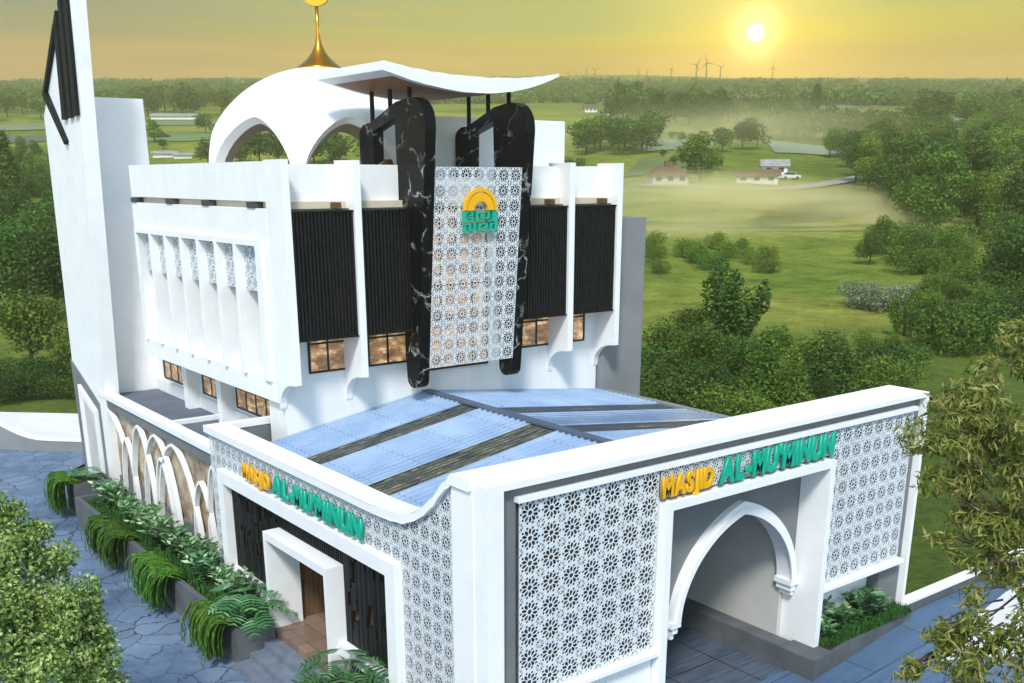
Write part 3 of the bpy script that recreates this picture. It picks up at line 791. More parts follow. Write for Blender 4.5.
# tall lattice panel hung between the arches, leaning a little
pf = lambda a, b, h: (a, 8.93+.40*(10.13-b)/4.83-h, b)
lattice('lattice_screen', 5.05, 7.70, 5.28, 10.13, .38, .012, pf, mos)
# dome
DC, DR, DZ, DH = Vector((5.46, 15.15, 0)), 3.38, 9.72, 3.08
def dome():
    """sail dome standing on seven pointed openings"""
    nS, nu, nv = 7, 22, 14; V = []; F = []
    cdir = math.atan2(-12.375-DC.y, -9.02-DC.x)
    for s in range(nS):
        th0 = cdir+R_(14-25.7+51.43*s) ; base = len(V)
        for iu in range(nu+1):
            u = -1+2*iu/nu; th = th0+R_(51.43)*(iu/nu)
            w = min(1, abs(u)/.93)
            zo = DZ+1.66*math.sqrt(max(0, 1-w**1.8))*(1-.06*w) if w < 1 else DZ
            lo = math.asin(min(1, (zo-DZ)/DH))
            for iv in range(nv+1):
                ph = lo+(math.pi/2-lo)*iv/nv
                V.append((DC.x+DR*math.cos(ph)*math.cos(th), DC.y+DR*math.cos(ph)*math.sin(th), DZ+DH*math.sin(ph)))
        for iu in range(nu):
            for iv in range(nv):
                a = base+iu*(nv+1)+iv
                F.append((a, a+nv+1, a+nv+2, a+1))
    me = bpy.data.meshes.new('dome'); me.from_pydata(V, [], F)
    bm = bmesh.new(); bm.from_mesh(me); bmesh.ops.remove_doubles(bm, verts=bm.verts, dist=1e-3)
    bmesh.ops.recalc_face_normals(bm, faces=bm.faces); bm.to_mesh(me); bm.free()
    o = mesh_obj('dome', me, [M['white_trim'], M['beige']], mos, True)
    md = o.modifiers.new('s', 'SOLIDIFY'); md.thickness = .26; md.offset = -1; md.material_offset = 1; md.material_offset_rim = 0; md.use_even_offset = True
    md2 = o.modifiers.new('e', 'EDGE_SPLIT'); md2.split_angle = R_(40)
    return o
dm = dome()
zt = DZ+DH
mb = MB(); mb.lathe([(.66, zt-.08), (.60, zt), (.47, zt+.09), (.32, zt+.22), (.19, zt+.38), (.10, zt+.56), (.062, zt+.74), (.05, zt+1.0), (.045, zt+1.52)], DC, 28)
fin_ = mb.build('finial', M['gold'], dm, True)
mb = MB(); cz = zt+1.95
N_ = 26
T = [(DC.x+.0, 0)]
outp = []; inp = []
for i in range(N_+1):
    a = R_(112+316*i/N_)
    outp.append((math.cos(a)*.42, math.sin(a)*.42)); inp.append((math.cos(a)*.30+.0, math.sin(a)*.30+.075))
dirx = Vector((.793, -.61, 0)); dy = Vector((.61, .793, 0))
bm = mb.bm; rows = []
for (o1, i1) in zip(outp, inp):
    rows.append([bm.verts.new(DC+dirx*p[0]+Vector((0, 0, cz+p[1]))+dy*h) for p, h in ((o1, -.06), (o1, .06), (i1, .06), (i1, -.06))])
for a, b in zip(rows, rows[1:]):
    for k in range(4): bm.faces.new((a[k], a[(k+1) % 4], b[(k+1) % 4], b[k]))
bm.faces.new(rows[0]); bm.faces.new(rows[-1][::-1])
mb.build('crescent', M['gold'], dm, False, .02)
mb = MB(); mb.lathe([(.01, cz-.2), (.09, cz-.16), (.13, cz-.03), (.13, cz+.05), (.08, cz+.15), (.01, cz+.2)], DC, 18).build('finial_orb', M['gold'], dm, True)
# rooms behind
MB().box(7.2, XR, 12.05, 15.5, 9.7, 11.46, .015).build('roof_room', M['white_trim'], mos)
MB().box(5.3, 7.0, 12.3, 12.45, 9.7, 10.35).build('roof_timber_screen', M['wood'], mos)
MB().box(.82, 2.83, 22.0, 23.0, G, 12.25, .02).build('stair_tower', M['white_trim'], mos)
MB().box(XR+.003, 13.35, 10.15, 17, G, 8.78, .01).build('side_block', M['gray_side'], mos)
# calligraphy emblem on the panel
emb = tag(empty('calligraphy_emblem', (6.37, 8.9, 8.6)), 'square green kufic calligraphy under a yellow arch, fixed to the tall lattice panel', 'emblem')
ey = lambda b: 8.93+.40*(10.13-b)/4.83-.055
def emb_box(a0, a1, b0, b1, mat, mb):
    pass
mb = MB()
def ering(r0, r1):
    n = 22
    T = [(6.37+r1*math.cos(math.pi*i/n), 9.12+r1*1.05*math.sin(math.pi*i/n)) for i in range(n+1)]
    B = [(6.37+r0*math.cos(math.pi*i/n), 9.12+r0*1.05*math.sin(math.pi*i/n)) for i in range(n+1)]
    mb.strip(T, B, 'y', ey(9.3)-.09, ey(9.3))
mb = MB(); ering(.20, .40); ering(.42, .50); mb.build('emblem_arch', M['yellow'], emb)
K = ["1111.111111.11", "1..1.1....1.11", "1.11.1.11.1.11", "1....1.1..1.11", "1.11.1.1111.11", "1..1.1......11", "1111.1111.1111",
     ".............1", "111.1.1111.111", "..1.1.1..1.1.1", "1.1.1.1.11.1.1", "1.1.1.1....1.1", "1.111.11111111", "1............."]
mb = MB()
w = 1.0/14
for r, row in enumerate(K):
    c = 0
    while c < 14:
        if row[c] == '1':
            c2 = c
            while c2+1 < 14 and row[c2+1] == '1': c2 += 1
            z1 = 9.10-r*.036; mb.box(5.87+c*w, 5.87+(c2+1)*w, ey(8.9)-.10, ey(8.9), z1-.036, z1); c = c2
        c += 1
mb.build('kufic_lettering', M['green'], emb)
# ================================================================== LAND
CAMP_ = np.array([-9.02332, -12.37536, 9.84927]); RGT = np.array([.7924, -.6100, 0.]); 
FH = np.array([.58104274, .75481926, 0.]); FH /= np.linalg.norm(FH); RH = np.array([FH[1], -FH[0], 0.])
_f = np.array([.58104274, .75481926, -.30436364]); _u = np.array([.18601319, .24090766, .95255582]); _r = np.cross(_f, _u)
def hz(x, y):
    """height of the land: level round the site, then a long even rise to the skyline"""
    d = (x-CAMP_[0])*FH[0]+(y-CAMP_[1])*FH[1]; l = (x-CAMP_[0])*RH[0]+(y-CAMP_[1])*RH[1]
    w = 40.; t = (d-112.)/w
    sp = np.where(t > 30, t, np.log1p(np.exp(np.minimum(t, 30))))*w
    q = np.clip((d-34)/90., 0, 1); z = -.64+.0999*sp*q*q*(3-2*q)
    k = np.clip((d-60)/120, 0, 1)
    return z+k*(.8*np.sin(l*.021+d*.006)+.5*np.sin(d*.045+l*.012)+.35*np.sin(l*.07-d*.03))+np.clip((d-900)/900, 0, 1)*(3*np.sin(l*.004+1)+1.5*np.sin(l*.011))
def ray(u, v):
    return _r*(u-512)+_u*(506-v)+_f*1023.
def P(u, v, d):
    return CAMP_+ray(u, v)*d/1023.
def at(u, v, lift=0.):
    """the point of the land seen at pixel u, v"""
    r = ray(u, v)/1023.; lo, hi = 20., 1700.
    n = 24.
    while n < 1700:
        p = CAMP_+r*n
        if p[2] < hz(p[0], p[1]): break
        lo = n; n *= 1.03
    hi = n
    for _ in range(40):
        m = (lo+hi)/2; p = CAMP_+r*m
        if p[2] < hz(p[0], p[1]): hi = m
        else: lo = m
    p = CAMP_+r*hi
    return np.array([p[0], p[1], float(hz(p[0], p[1]))+lift]), hi
def land():
    ds = np.concatenate([np.linspace(-90, 120, 60), 120+np.geomspace(4, 1580, 110)]); ls = np.linspace(-1, 1, 141)
    V = []
    for d in ds:
        half_ = 260+max(0, d)*.85
        for s in ls:
            l = half_*s; p = CAMP_+FH*d+RH*l
            V.append((p[0], p[1], float(hz(p[0], p[1]))))
    n = len(ls); F = [(i*n+j, i*n+j+1, (i+1)*n+j+1, (i+1)*n+j) for i in range(len(ds)-1) for j in range(n-1)]
    m, nt, b, N, L = nm('meadow'); setp(b, None, .95, 0, .1)
    p = texpos(N)
    n1 = noise(N, L, .02, 6, .6, p); n2 = noise(N, L, .35, 6, .7, p)
    n3 = noise(N, L, 2.5, 5, .7, p)
    r1 = ramp(N, [(.28, (.075, .125, .018)), (.42, (.135, .195, .028)), (.56, (.22, .25, .042)), (.72, (.31, .30, .070))])
    L.new(n1.outputs['Fac'], r1.inputs['Fac'])
    r2 = ramp(N, [(.3, (.55, .58, .5)), (.7, (1.4, 1.35, 1.3))]); L.new(n2.outputs['Fac'], r2.inputs['Fac'])
    r3 = ramp(N, [(.3, (.6, .6, .6)), (.7, (1.35, 1.35, 1.35))]); L.new(n3.outputs['Fac'], r3.inputs['Fac'])
    a = N.new('ShaderNodeMix'); a.data_type = 'RGBA'; a.blend_type = 'MULTIPLY'; a.inputs['Factor'].default_value = 1
    L.new(r1.outputs['Color'], a.inputs['A']); L.new(r2.outputs['Color'], a.inputs['B'])
    c = N.new('ShaderNodeMix'); c.data_type = 'RGBA'; c.blend_type = 'MULTIPLY'; c.inputs['Factor'].default_value = .8
    L.new(a.outputs['Result'], c.inputs['A']); L.new(r3.outputs['Color'], c.inputs['B'])
    # lush dark grass round the site, drier meadow farther out
    dp = N.new('ShaderNodeVectorMath'); dp.operation = 'DOT_PRODUCT'; L.new(p, dp.inputs[0]); dp.inputs[1].default_value = (FH[0], FH[1], 0)
    mr = N.new('ShaderNodeMapRange'); L.new(dp.outputs['Value'], mr.inputs['Value']); off = float(CAMP_[:2]@FH[:2]); mr.inputs['From Min'].default_value = 38+off; mr.inputs['From Max'].default_value = 92+off
    nz = N.new('ShaderNodeMath'); nz.operation = 'MULTIPLY_ADD'; L.new(n1.outputs['Fac'], nz.inputs[0]); nz.inputs[1].default_value = .8; nz.use_clamp = True
    sb = N.new('ShaderNodeMath'); sb.operation = 'SUBTRACT'; L.new(mr.outputs[0], sb.inputs[0]); sb.inputs[1].default_value = .4; L.new(sb.outputs[0], nz.inputs[2])
    g = N.new('ShaderNodeMix'); g.data_type = 'RGBA'; g.blend_type = 'MULTIPLY'; g.inputs['Factor'].default_value = 1
    L.new(r3.outputs['Color'], g.inputs['A']); g.inputs['B'].default_value = (.062, .098, .018, 1)
    h = N.new('ShaderNodeMix'); h.data_type = 'RGBA'; L.new(nz.outputs[0], h.inputs['Factor']); L.new(g.outputs['Result'], h.inputs['A']); L.new(c.outputs['Result'], h.inputs['B'])
    L.new(h.outputs['Result'], b.inputs['Base Color'])
    bump(N, L, b, n2.outputs['Fac'], .8, .5)
    me = bpy.data.meshes.new('ground'); me.from_pydata(V, [], F); me.update()
    o = mesh_obj('ground', me, m, None, True); tag(o, kind='structure')
land()
def field(name, quad, col, lift=.25, nu=14, nv=8, label=None):
    """a field, seen with its corners at four pixels, laid on the land"""
    c = [at(*q)[0] for q in quad]; V = []; F = []
    for i in range(nu+1):
        for j in range(nv+1):
            s, t = i/nu, j/nv
            p = (c[0]*(1-s)+c[1]*s)*(1-t)+(c[3]*(1-s)+c[2]*s)*t
            e = 3.*math.sin(9*s+5*t)*(1 if j in (0, nv) else 0)*.3
            x, y = p[0]+FH[0]*e, p[1]+FH[1]*e
            V.append((x, y, float(hz(x, y))+lift))
    for i in range(nu):
        for j in range(nv): a = i*(nv+1)+j; F.append((a, a+1, a+nv+2, a+nv+1))
    m = mottled(name+'_cover', tuple(x*.78 for x in col), tuple(x*1.15 for x in col), .05, .95, 0)
    o = raw(name, V, F, m, None, True); tag(o, kind='structure')
    return o
field('field', [(764, 141), (872, 152), (866, 158), (774, 153)], (.26, .33, .22))
field('field', [(640, 140), (716, 139), (712, 149), (644, 152)], (.22, .28, .17))
field('field', [(622, 178), (726, 170), (700, 158), (640, 158)], (.13, .17, .05))
field('field', [(928, 116), (1030, 120), (1030, 126), (936, 123)], (.24, .30, .20))
field('field', [(140, 143), (222, 141), (222, 132), (140, 134)], (.13, .20, .07))
field('field', [(140, 126), (222, 125), (222, 121), (140, 122)], (.16, .21, .12))
field('field', [(-20, 132), (46, 130), (46, 124), (-20, 125)], (.19, .25, .13))
field('field', [(-20, 145), (46, 142), (46, 136), (-20, 137)], (.10, .13, .10))
field('field', [(560, 104), (700, 104), (690, 100), (560, 100)], (.30, .30, .22))
field('field', [(705, 99), (760, 100), (755, 97), (712, 96)], (.5, .45, .3))
field('field', [(800, 110), (900, 108), (890, 103), (800, 104)], (.22, .22, .14))
# lane across the meadow
def lane(name, pts, wd, m, lift):
    Q = [at(*p)[0] for p in pts]; V = []; F = []
    for i, q in enumerate(Q):
        d = Q[min(i+1, len(Q)-1)]-Q[max(i-1, 0)]; d[2] = 0; d /= np.linalg.norm(d); n = np.array([-d[1], d[0], 0])
        for s in (-1, 1):
            v = q+n*s*wd/2; V.append((v[0], v[1], float(hz(v[0], v[1]))+lift))
    for i in range(len(Q)-1): F.append((2*i, 2*i+1, 2*i+3, 2*i+2))
    o = raw(name, V, F, m); tag(o, kind='structure')
lane('path', [(640, 187), (690, 188), (740, 191), (780, 191), (815, 187), (845, 182), (870, 177), (900, 171), (940, 166)], 4.2, mottled('lane_gravel', (.26, .25, .22), (.36, .35, .31), .3, .9, 0), .38)
# paving round the building
def sheet(name, pts, z, m):
    o = raw(name, [(x, y, z if not callable(z) else z(x, y)) for x, y in pts], [list(range(len(pts)))], m); return tag(o, kind='structure')
sheet('road', [(-40, -30), (.36, -30), (.36, 26.9), (2.5, 29.2), (-6, 37.0), (-40, 40)], G, M['crazy'])
zr = lambda x, y: G+.004+max(0, min(.30, (x-7.6)*.055))
xs_ = [.37, 4, 7.6, 9, 10.5, 12, 13.1, 16, 30, 60]
V = []; F = []
for x in xs_:
    for y in (-30, -.05 if x > 8.2 else .3): V.append((x, y, zr(x, y)))
for i in range(len(xs_)-1): F.append((2*i, 2*i+2, 2*i+3, 2*i+1))
tag(raw('road', V, F, M['ribbed']), kind='structure')
# raised white pavement across the right road
me = None
mb = MB(); q = [P(928, 662, 1), ] if False else None
pv = [(11.0, -1.75), (13.2, -1.35), (15.6, -.95), (21, -.9), (21, -6), (13.6, -3.6), (12.4, -2.75)]
mb = MB(); mb.prism(pv, 'z', G-.1, G+.30+.12); o = mb.build('pavement', mottled('white_paving', (.62, .63, .64), (.74, .75, .75), 1.2, .7, .1), None, bevel=.02); tag(o, kind='structure')
# beds and planters
plin = MB(); plin.prism([(8.28, -.55), (12.52, -.22), (12.52, .155), (9.0, .155), (9.0, .42), (8.28, .42)], 'z', G-.05, -.03)
o = tag(plin.build('planter', M['gray_dark'], None, bevel=.015), 'long dark grey kerb planter at the foot of the gateway\'s right panel', 'planter')
MB().prism([(9.0, -.42), (11.55, -.14), (11.55, .45), (9.0, .45)], 'z', -.04, .0).build('soil', M['soil'], o)
kw = tag(empty('boundary_wall', (17, .1, G)), 'low grey kerb wall with white top running right from the gateway', 'wall')
MB().box(12.53, 40, -.02, .22, G-.1, -.02).build('wall_face', M['gray_dark'], kw)
MB().box(12.53, 40, -.05, .25, -.019, .05).build('coping', M['white_trim'], kw)
pl = tag(empty('planter', (-.6, 13, G)), 'long dark grey planter running along the arcaded side wing', 'planter')
MB().box(-1.22, -1.08, 7.72, 20.2, G-.02, .38).box(-1.08, -.33, 7.72, 7.86, G-.02, .38).box(-.45, -.33, 7.86, 8.08, G-.02, .38).box(-.33, .04, 8.08, 8.2, G-.02, .38).box(-1.08, .36, 20.06, 20.2, G-.02, .38).build('planter_wall', M['gray_dark'], pl, bevel=.012)
MB().box(-1.078, -.452, 7.862, 8.202, G, .20).box(-1.078, .036, 8.202, 11.9, G, .20).box(-1.078, .358, 11.9, 20.058, G, .20).build('soil', M['soil'], pl)
pl2 = tag(empty('planter', (-.6, 23, G)), 'short dark grey planter beside the foot of the minaret', 'planter')
MB().box(-1.0, .2, 21.0, 22.0, G-.02, .55, .012).build('planter_wall', M['gray_dark'], pl2)
MB().box(-.9, .1, 21.1, 21.9, .551, .57).build('soil', M['soil'], pl2)
pl3 = tag(empty('planter', (-.6, 4, G)), 'dark grey planter right of the entrance steps under the slatted screen', 'planter')
MB().box(-1.1, -.14, .6, 4.55, G-.02, .30, .012).build('planter_wall', M['gray_dark'], pl3)
MB().box(-1.0, -.2, .7, 4.45, .301, .32).build('soil', M['soil'], pl3)
# curved wall at the far end of the left road
bw = tag(empty('boundary_wall', (0, 31, G)), 'curved grey boundary wall with white top at the far end of the left road', 'wall')
a_, b_ = np.array([-.85, 31.9]), np.array([1.35, 29.75]); 
def wall_line(t): return a_+(b_-a_)*t
ts = [-5, -2, -1, -.4, 0, .12, .25, .38, .5, .7, 1.0, 1.6]
hs = [2.2, 2.0, 1.75, 1.4, .98, .80, .62, .50, .44, .42, .42, .42]
nn = np.array([.699, .715])*.28
for nm_, lo_, hi_, mt, ex in (('wall_face', None, 0, M['gray_side'], 0), ('coping', 0, .07, M['white_trim'], .03)):
    V = []; F = []
    for t, h in zip(ts, hs):
        p = wall_line(t)
        for q, zz in ((p-nn*ex/.28, G-.05 if lo_ is None else G+h+.002), (p-nn*ex/.28, G+h+hi_), (p+nn*(1+ex/.28), G+h+hi_), (p+nn*(1+ex/.28), G-.05 if lo_ is None else G+h+.002)):
            V.append((q[0], q[1], zz))
    for i in range(len(ts)-1):
        for k in range(4): F.append((4*i+k, 4*i+4+k, 4*i+4+(k+1) % 4, 4*i+(k+1) % 4))
    F += [(0, 1, 2, 3), tuple(4*(len(ts)-1)+k for k in (3, 2, 1, 0))]
    raw(nm_, V, F, mt, bw)
sheet('pavement', [(-8, 39.2), (1.0, 30.5), (3.5, 30.2), (6, 34), (.8, 38.9), (-8, 47)], -.45, mottled('pale_concrete', (.72, .72, .71), (.82, .82, .81), .8, .8, .1))
# ================================================================== PLANTS
def leaf_cloud(lobes, n, size, seed, shape='leaf', flat_=.35, drop=0.):
    """many leaf faces spread through the lobes: vertices and quads"""
    r = np.random.RandomState(seed)
    c = np.array([l[0] for l in lobes], float); rad = np.array([l[1] if hasattr(l[1], '__len__') else (l[1],)*3 for l in lobes], float)
    wgt = np.prod(rad, 1)**(2/3.); wgt /= wgt.sum()
    k = r.choice(len(lobes), n, p=wgt)
    d = r.normal(size=(n, 3)); d /= np.linalg.norm(d, axis=1)[:, None]
    bumpy = 1+.22*np.sin(7*d[:, 0]+3*k)*np.sin(6*d[:, 1]+k)+.15*np.sin(11*d[:, 2]+2*k)
    rr = (r.uniform(.35, 1, n)**.45)*bumpy
    p = c[k]+d*rad[k]*rr[:, None]
    nrm = d*.7+r.normal(size=(n, 3))*.75+np.array([0, 0, flat_]); nrm /= np.linalg.norm(nrm, axis=1)[:, None]
    t = r.normal(size=(n, 3)); t[:, 2] -= drop*2; t -= nrm*(t*nrm).sum(1)[:, None]; t /= np.linalg.norm(t, axis=1)[:, None]
    b = np.cross(nrm, t)
    s = size*r.uniform(.55, 1.35, n)[:, None]
    asp = .62 if shape == 'leaf' else .26
    V = np.stack([p-t*s*.5, p+b*s*asp*.5+nrm*s*.08, p+t*s*.55, p-b*s*asp*.5+nrm*s*.08], 1).reshape(-1, 3)
    F = np.arange(4*n).reshape(-1, 4)
    return V, F
def trunk(h, r0, r1, seed, branches=5, lean=.1, top=.75):
    mb = MB(); q = random.Random(seed)
    pts = [(0, 0, -.3)]
    for i in range(1, 6): pts.append((q.uniform(-lean, lean)*h*.2*i/5, q.uniform(-lean, lean)*h*.2*i/5, h*top*i/5))
    mb.tube(pts, [r0*1.25]+[r0+(r1-r0)*i/5 for i in range(1, 6)], 7)
    for k in range(branches):
        z = h*q.uniform(.28, top*.9); a = q.uniform(0, 6.28); l = h*q.uniform(.18, .34)
        mb.tube([(0, 0, z), (math.cos(a)*l*.5, math.sin(a)*l*.5, z+l*.35), (math.cos(a)*l, math.sin(a)*l, z+l*.85)], [r0*.45, r0*.3, r0*.12], 5)
    return mb
def tree_mesh(name, kind, n, size, seed, leaf, bare=True):
    """one mesh, unit height: leaves and trunk"""
    q = random.Random(seed); lobes = []
    if kind == 'round':
        for k in range(9):
            a = q.uniform(0, 6.28); rr = q.uniform(.08, .27); lobes.append(((rr*math.cos(a), rr*math.sin(a), q.uniform(.38, .82)), q.uniform(.13, .22)))
        lobes.append(((0, 0, .6), .26))
    elif kind == 'tall':
        for k in range(9):
            a = q.uniform(0, 6.28); z = .3+.6*k/8; rr = .16*math.sin(math.pi*(k+1)/10)+.02; lobes.append(((rr*math.cos(a), rr*math.sin(a), z), q.uniform(.10, .17)))
    elif kind == 'poplar':
        for k in range(9):
            z = .14+.8*k/8; lobes.append(((q.uniform(-.02, .02), q.uniform(-.02, .02), z), (.10*math.sin(math.pi*(k+1.6)/11)+.02,)*2+(.11,)))
    elif kind == 'cone':
        for k in range(8):
            z = .14+.78*k/7; lobes.append(((q.uniform(-.03, .03), q.uniform(-.03, .03), z), (.24*(1-k/8.2)+.03,)*2+(.12,)))
    elif kind == 'stems':
        for k in range(11):
            a = q.uniform(0, 6.28); rr = q.uniform(.05, .33); top_ = q.uniform(.45, .98-rr*.6)
            for j in range(3): lobes.append(((rr*math.cos(a)*(.6+.2*j), rr*math.sin(a)*(.6+.2*j), top_*(.5+.25*j)), (.07, .07, .12)))
    elif kind == 'shrub':
        for k in range(9):
            a = q.uniform(0, 6.28); rr = q.uniform(.1, .62); lobes.append(((rr*math.cos(a), rr*math.sin(a), q.uniform(.25, .62)), q.uniform(.26, .38)))
    V, F = leaf_cloud(lobes, n, size, seed)
    V[:, 2] = np.maximum(V[:, 2], .0)
    V = V.tolist(); F = F.tolist(); nl = len(F)
    tm = trunk(.8, .022, .008, seed, 4, .06) if kind not in ('shrub',) else trunk(.4, .03, .01, seed, 4, .3)
    bm = tm.bm; bm.verts.index_update(); o = len(V)
    V += [v.co[:] for v in bm.verts]; F += [[o+v.index for v in f.verts] for f in bm.faces]; bm.free()
    me = bpy.data.meshes.new(name); me.from_pydata(V, [], F); me.update()
    me.materials.append(leaf); me.materials.append(M['bark'])
    mi = [0]*nl+[1]*(len(F)-nl); me.polygons.foreach_set('material_index', mi)
    return me
FAR = {}
for kd, ns in (('round', 3), ('tall', 2), ('poplar', 1), ('cone', 1), ('shrub', 2), ('stems', 1)):
    for s in range(ns):
        for lf in ('leaf_dark', 'leaf_bright'):
            FAR[kd, s, lf] = tree_mesh('tree', kd, 850, .075 if kd != 'shrub' else .11, 31+s*7+len(kd), M[lf])
NEAR = {}
def near_mesh(kd, s, lf):
    if (kd, s, lf) not in NEAR: NEAR[kd, s, lf] = tree_mesh('tree', kd, 5200 if kd != 'shrub' else 3600, .034 if kd != 'shrub' else .055, 71+s*5+len(kd), M[lf])
    return NEAR[kd, s, lf]
tr = random.Random(5)
NT = [0]
def plant_tree(u, v, h, kd, lf, label, group=None, name='tree', cat='tree', wide=1., near=False, sub=None):
    p, d = at(u, v)
    s = tr.randrange({'round': 3, 'tall': 2, 'shrub': 2}.get(kd, 1))
    me = near_mesh(kd, s, lf) if near else FAR[kd, s, lf]
    o = bpy.data.objects.new(name, me); C.objects.link(o)
    o.location = (p[0], p[1], p[2]-.05*h); k = h*tr.uniform(.97, 1.03); o.scale = (k*wide*tr.uniform(.95, 1.08), k*wide*tr.uniform(.95, 1.08), k)
    o.rotation_euler = (0, 0, tr.uniform(0, 6.28))
    tag(o, label, cat, group); NT[0] += 1
    return o
def inside(x, y, poly):
    c = False; j = len(poly)-1
    for i in range(len(poly)):
        if (poly[i][1] > y) != (poly[j][1] > y) and x < (poly[j][0]-poly[i][0])*(y-poly[i][1])/(poly[j][1]-poly[i][1])+poly[i][0]: c = not c
        j = i
    return c
def wood_(poly, n, h0, h1, kinds, label, group, near=False, wide=1., sp=7., name='tree', cat='tree', leafs=('leaf_dark', 'leaf_bright')):
    xs = [p[0] for p in poly]; yv = [p[1] for p in poly]; got = []; tries = 0
    while len(got) < n and tries < 6000:
        tries += 1
        u, v = tr.uniform(min(xs), max(xs)), tr.uniform(min(yv), max(yv))
        if not inside(u, v, poly): continue
        p, d = at(u, v)
        if any((p[0]-g[0])**2+(p[1]-g[1])**2 < (sp*(1 if tries < 3000 else .6))**2 for g in got): continue
        got.append(p)
        plant_tree(u, v, tr.uniform(h0, h1), tr.choice(kinds), tr.choice(leafs), label, group, name, cat, wide, near)
RD = ('round', 'round', 'tall')
wood_([(870, 205), (905, 236), (1060, 262), (1060, 160), (990, 140), (925, 138), (850, 168), (838, 184)], 78, 8.5, 11.8, RD, 'dark leafy tree in the wood right of the misty meadow', 'trees of the wood right of the meadow', True, 1.08, 5.5)
wood_([(820, 158), (870, 170), (875, 160), (840, 152)], 7, 6, 8, ('round',), 'round tree at the left tip of the right-hand wood', 'trees at the tip of the right wood', True, 1.1, 5)
wood_([(757, 139), (925, 146), (925, 138), (757, 134)], 30, 9, 11, ('round', 'tall'), 'hazy tree in the straight dark belt behind the mint field', 'trees of the belt behind the mint field', False, 1.2, 8)
wood_([(608, 126), (722, 128), (722, 119), (608, 117)], 28, 11, 15, RD, 'hazy tall tree in the broken row beyond the roof room', 'trees of the row left of the sun', False, 1.1, 9)
wood_([(722, 122), (785, 122), (785, 117), (722, 116)], 14, 9, 12, ('round',), 'faint tree in the hazy row below the low sun', 'trees of the row below the sun', False, 1.2, 10)
wood_([(585, 157), (648, 155), (648, 145), (585, 143)], 14, 8, 10, ('round',), 'dark tree in the clump just right of the white roof room', 'trees of the clump beside the roof room', False, 1.2, 6)
wood_([(916, 133), (944, 133), (944, 127), (916, 127)], 4, 12, 14, ('tall',), 'tall tree of the twin-topped group above the right wood', 'tall trees above the right wood', False, 1.3, 5)
wood_([(962, 128), (1012, 128), (1012, 123), (962, 123)], 8, 12, 14, ('round', 'tall'), 'grey-green tree of the far group near the right edge', 'far trees near the right edge', False, 1.1, 8)
wood_([(130, 119), (225, 119), (225, 104), (130, 104)], 22, 11, 15, ('round',), 'blue-grey distant tree seen between minaret and dome', 'distant trees between minaret and dome', False, 1.3, 12)
wood_([(-25, 124), (48, 122), (48, 108), (-25, 108)], 14, 11, 14, ('round',), 'blue-grey distant tree left of the minaret top', 'distant trees left of the minaret', False, 1.3, 12)
wood_([(-20, 215), (60, 215), (56, 165), (-20, 168)], 16, 5, 7.5, ('round', 'round', 'tall'), 'mid-green tree in the grove left of the minaret shaft', 'trees of the grove left of the minaret', True, 1.1, 5)
wood_([(-30, 330), (75, 330), (66, 225), (-30, 225)], 14, 5.5, 8, ('round',), 'dark tree in the near thicket below the poplar at the left edge', 'trees of the near left thicket', True, 1.15, 4.5, leafs=('leaf_dark',))
plant_tree(13, 222, 12.5, 'poplar', 'leaf_dark', 'tall dark poplar rising above the grove at the left edge', near=True, wide=1.25)
plant_tree(34, 375, 5.2, 'round', 'leaf_bright', 'bright green round tree just beyond the far curved wall', near=True, wide=1.2)
plant_tree(84, 392, 3.4, 'round', 'leaf_bright', 'small bright tree half hidden behind the minaret foot', near=True, wide=1.2)
wood_([(-20, 402), (72, 402), (72, 372), (-20, 380)], 7, 1.2, 2.2, ('shrub',), 'low dark bush along the far side of the pale pavement', 'bushes beyond the far curved wall', True, 1., 2.2, 'shrub', 'bush', ('leaf_dark',))
wood_([(208, 168), (372, 168), (372, 161), (208, 161)], 16, 6, 8.5, ('round',), 'dark tree of the clump seen through the dome openings', 'trees seen through the dome openings', False, 1.3, 5, leafs=('leaf_dark',))
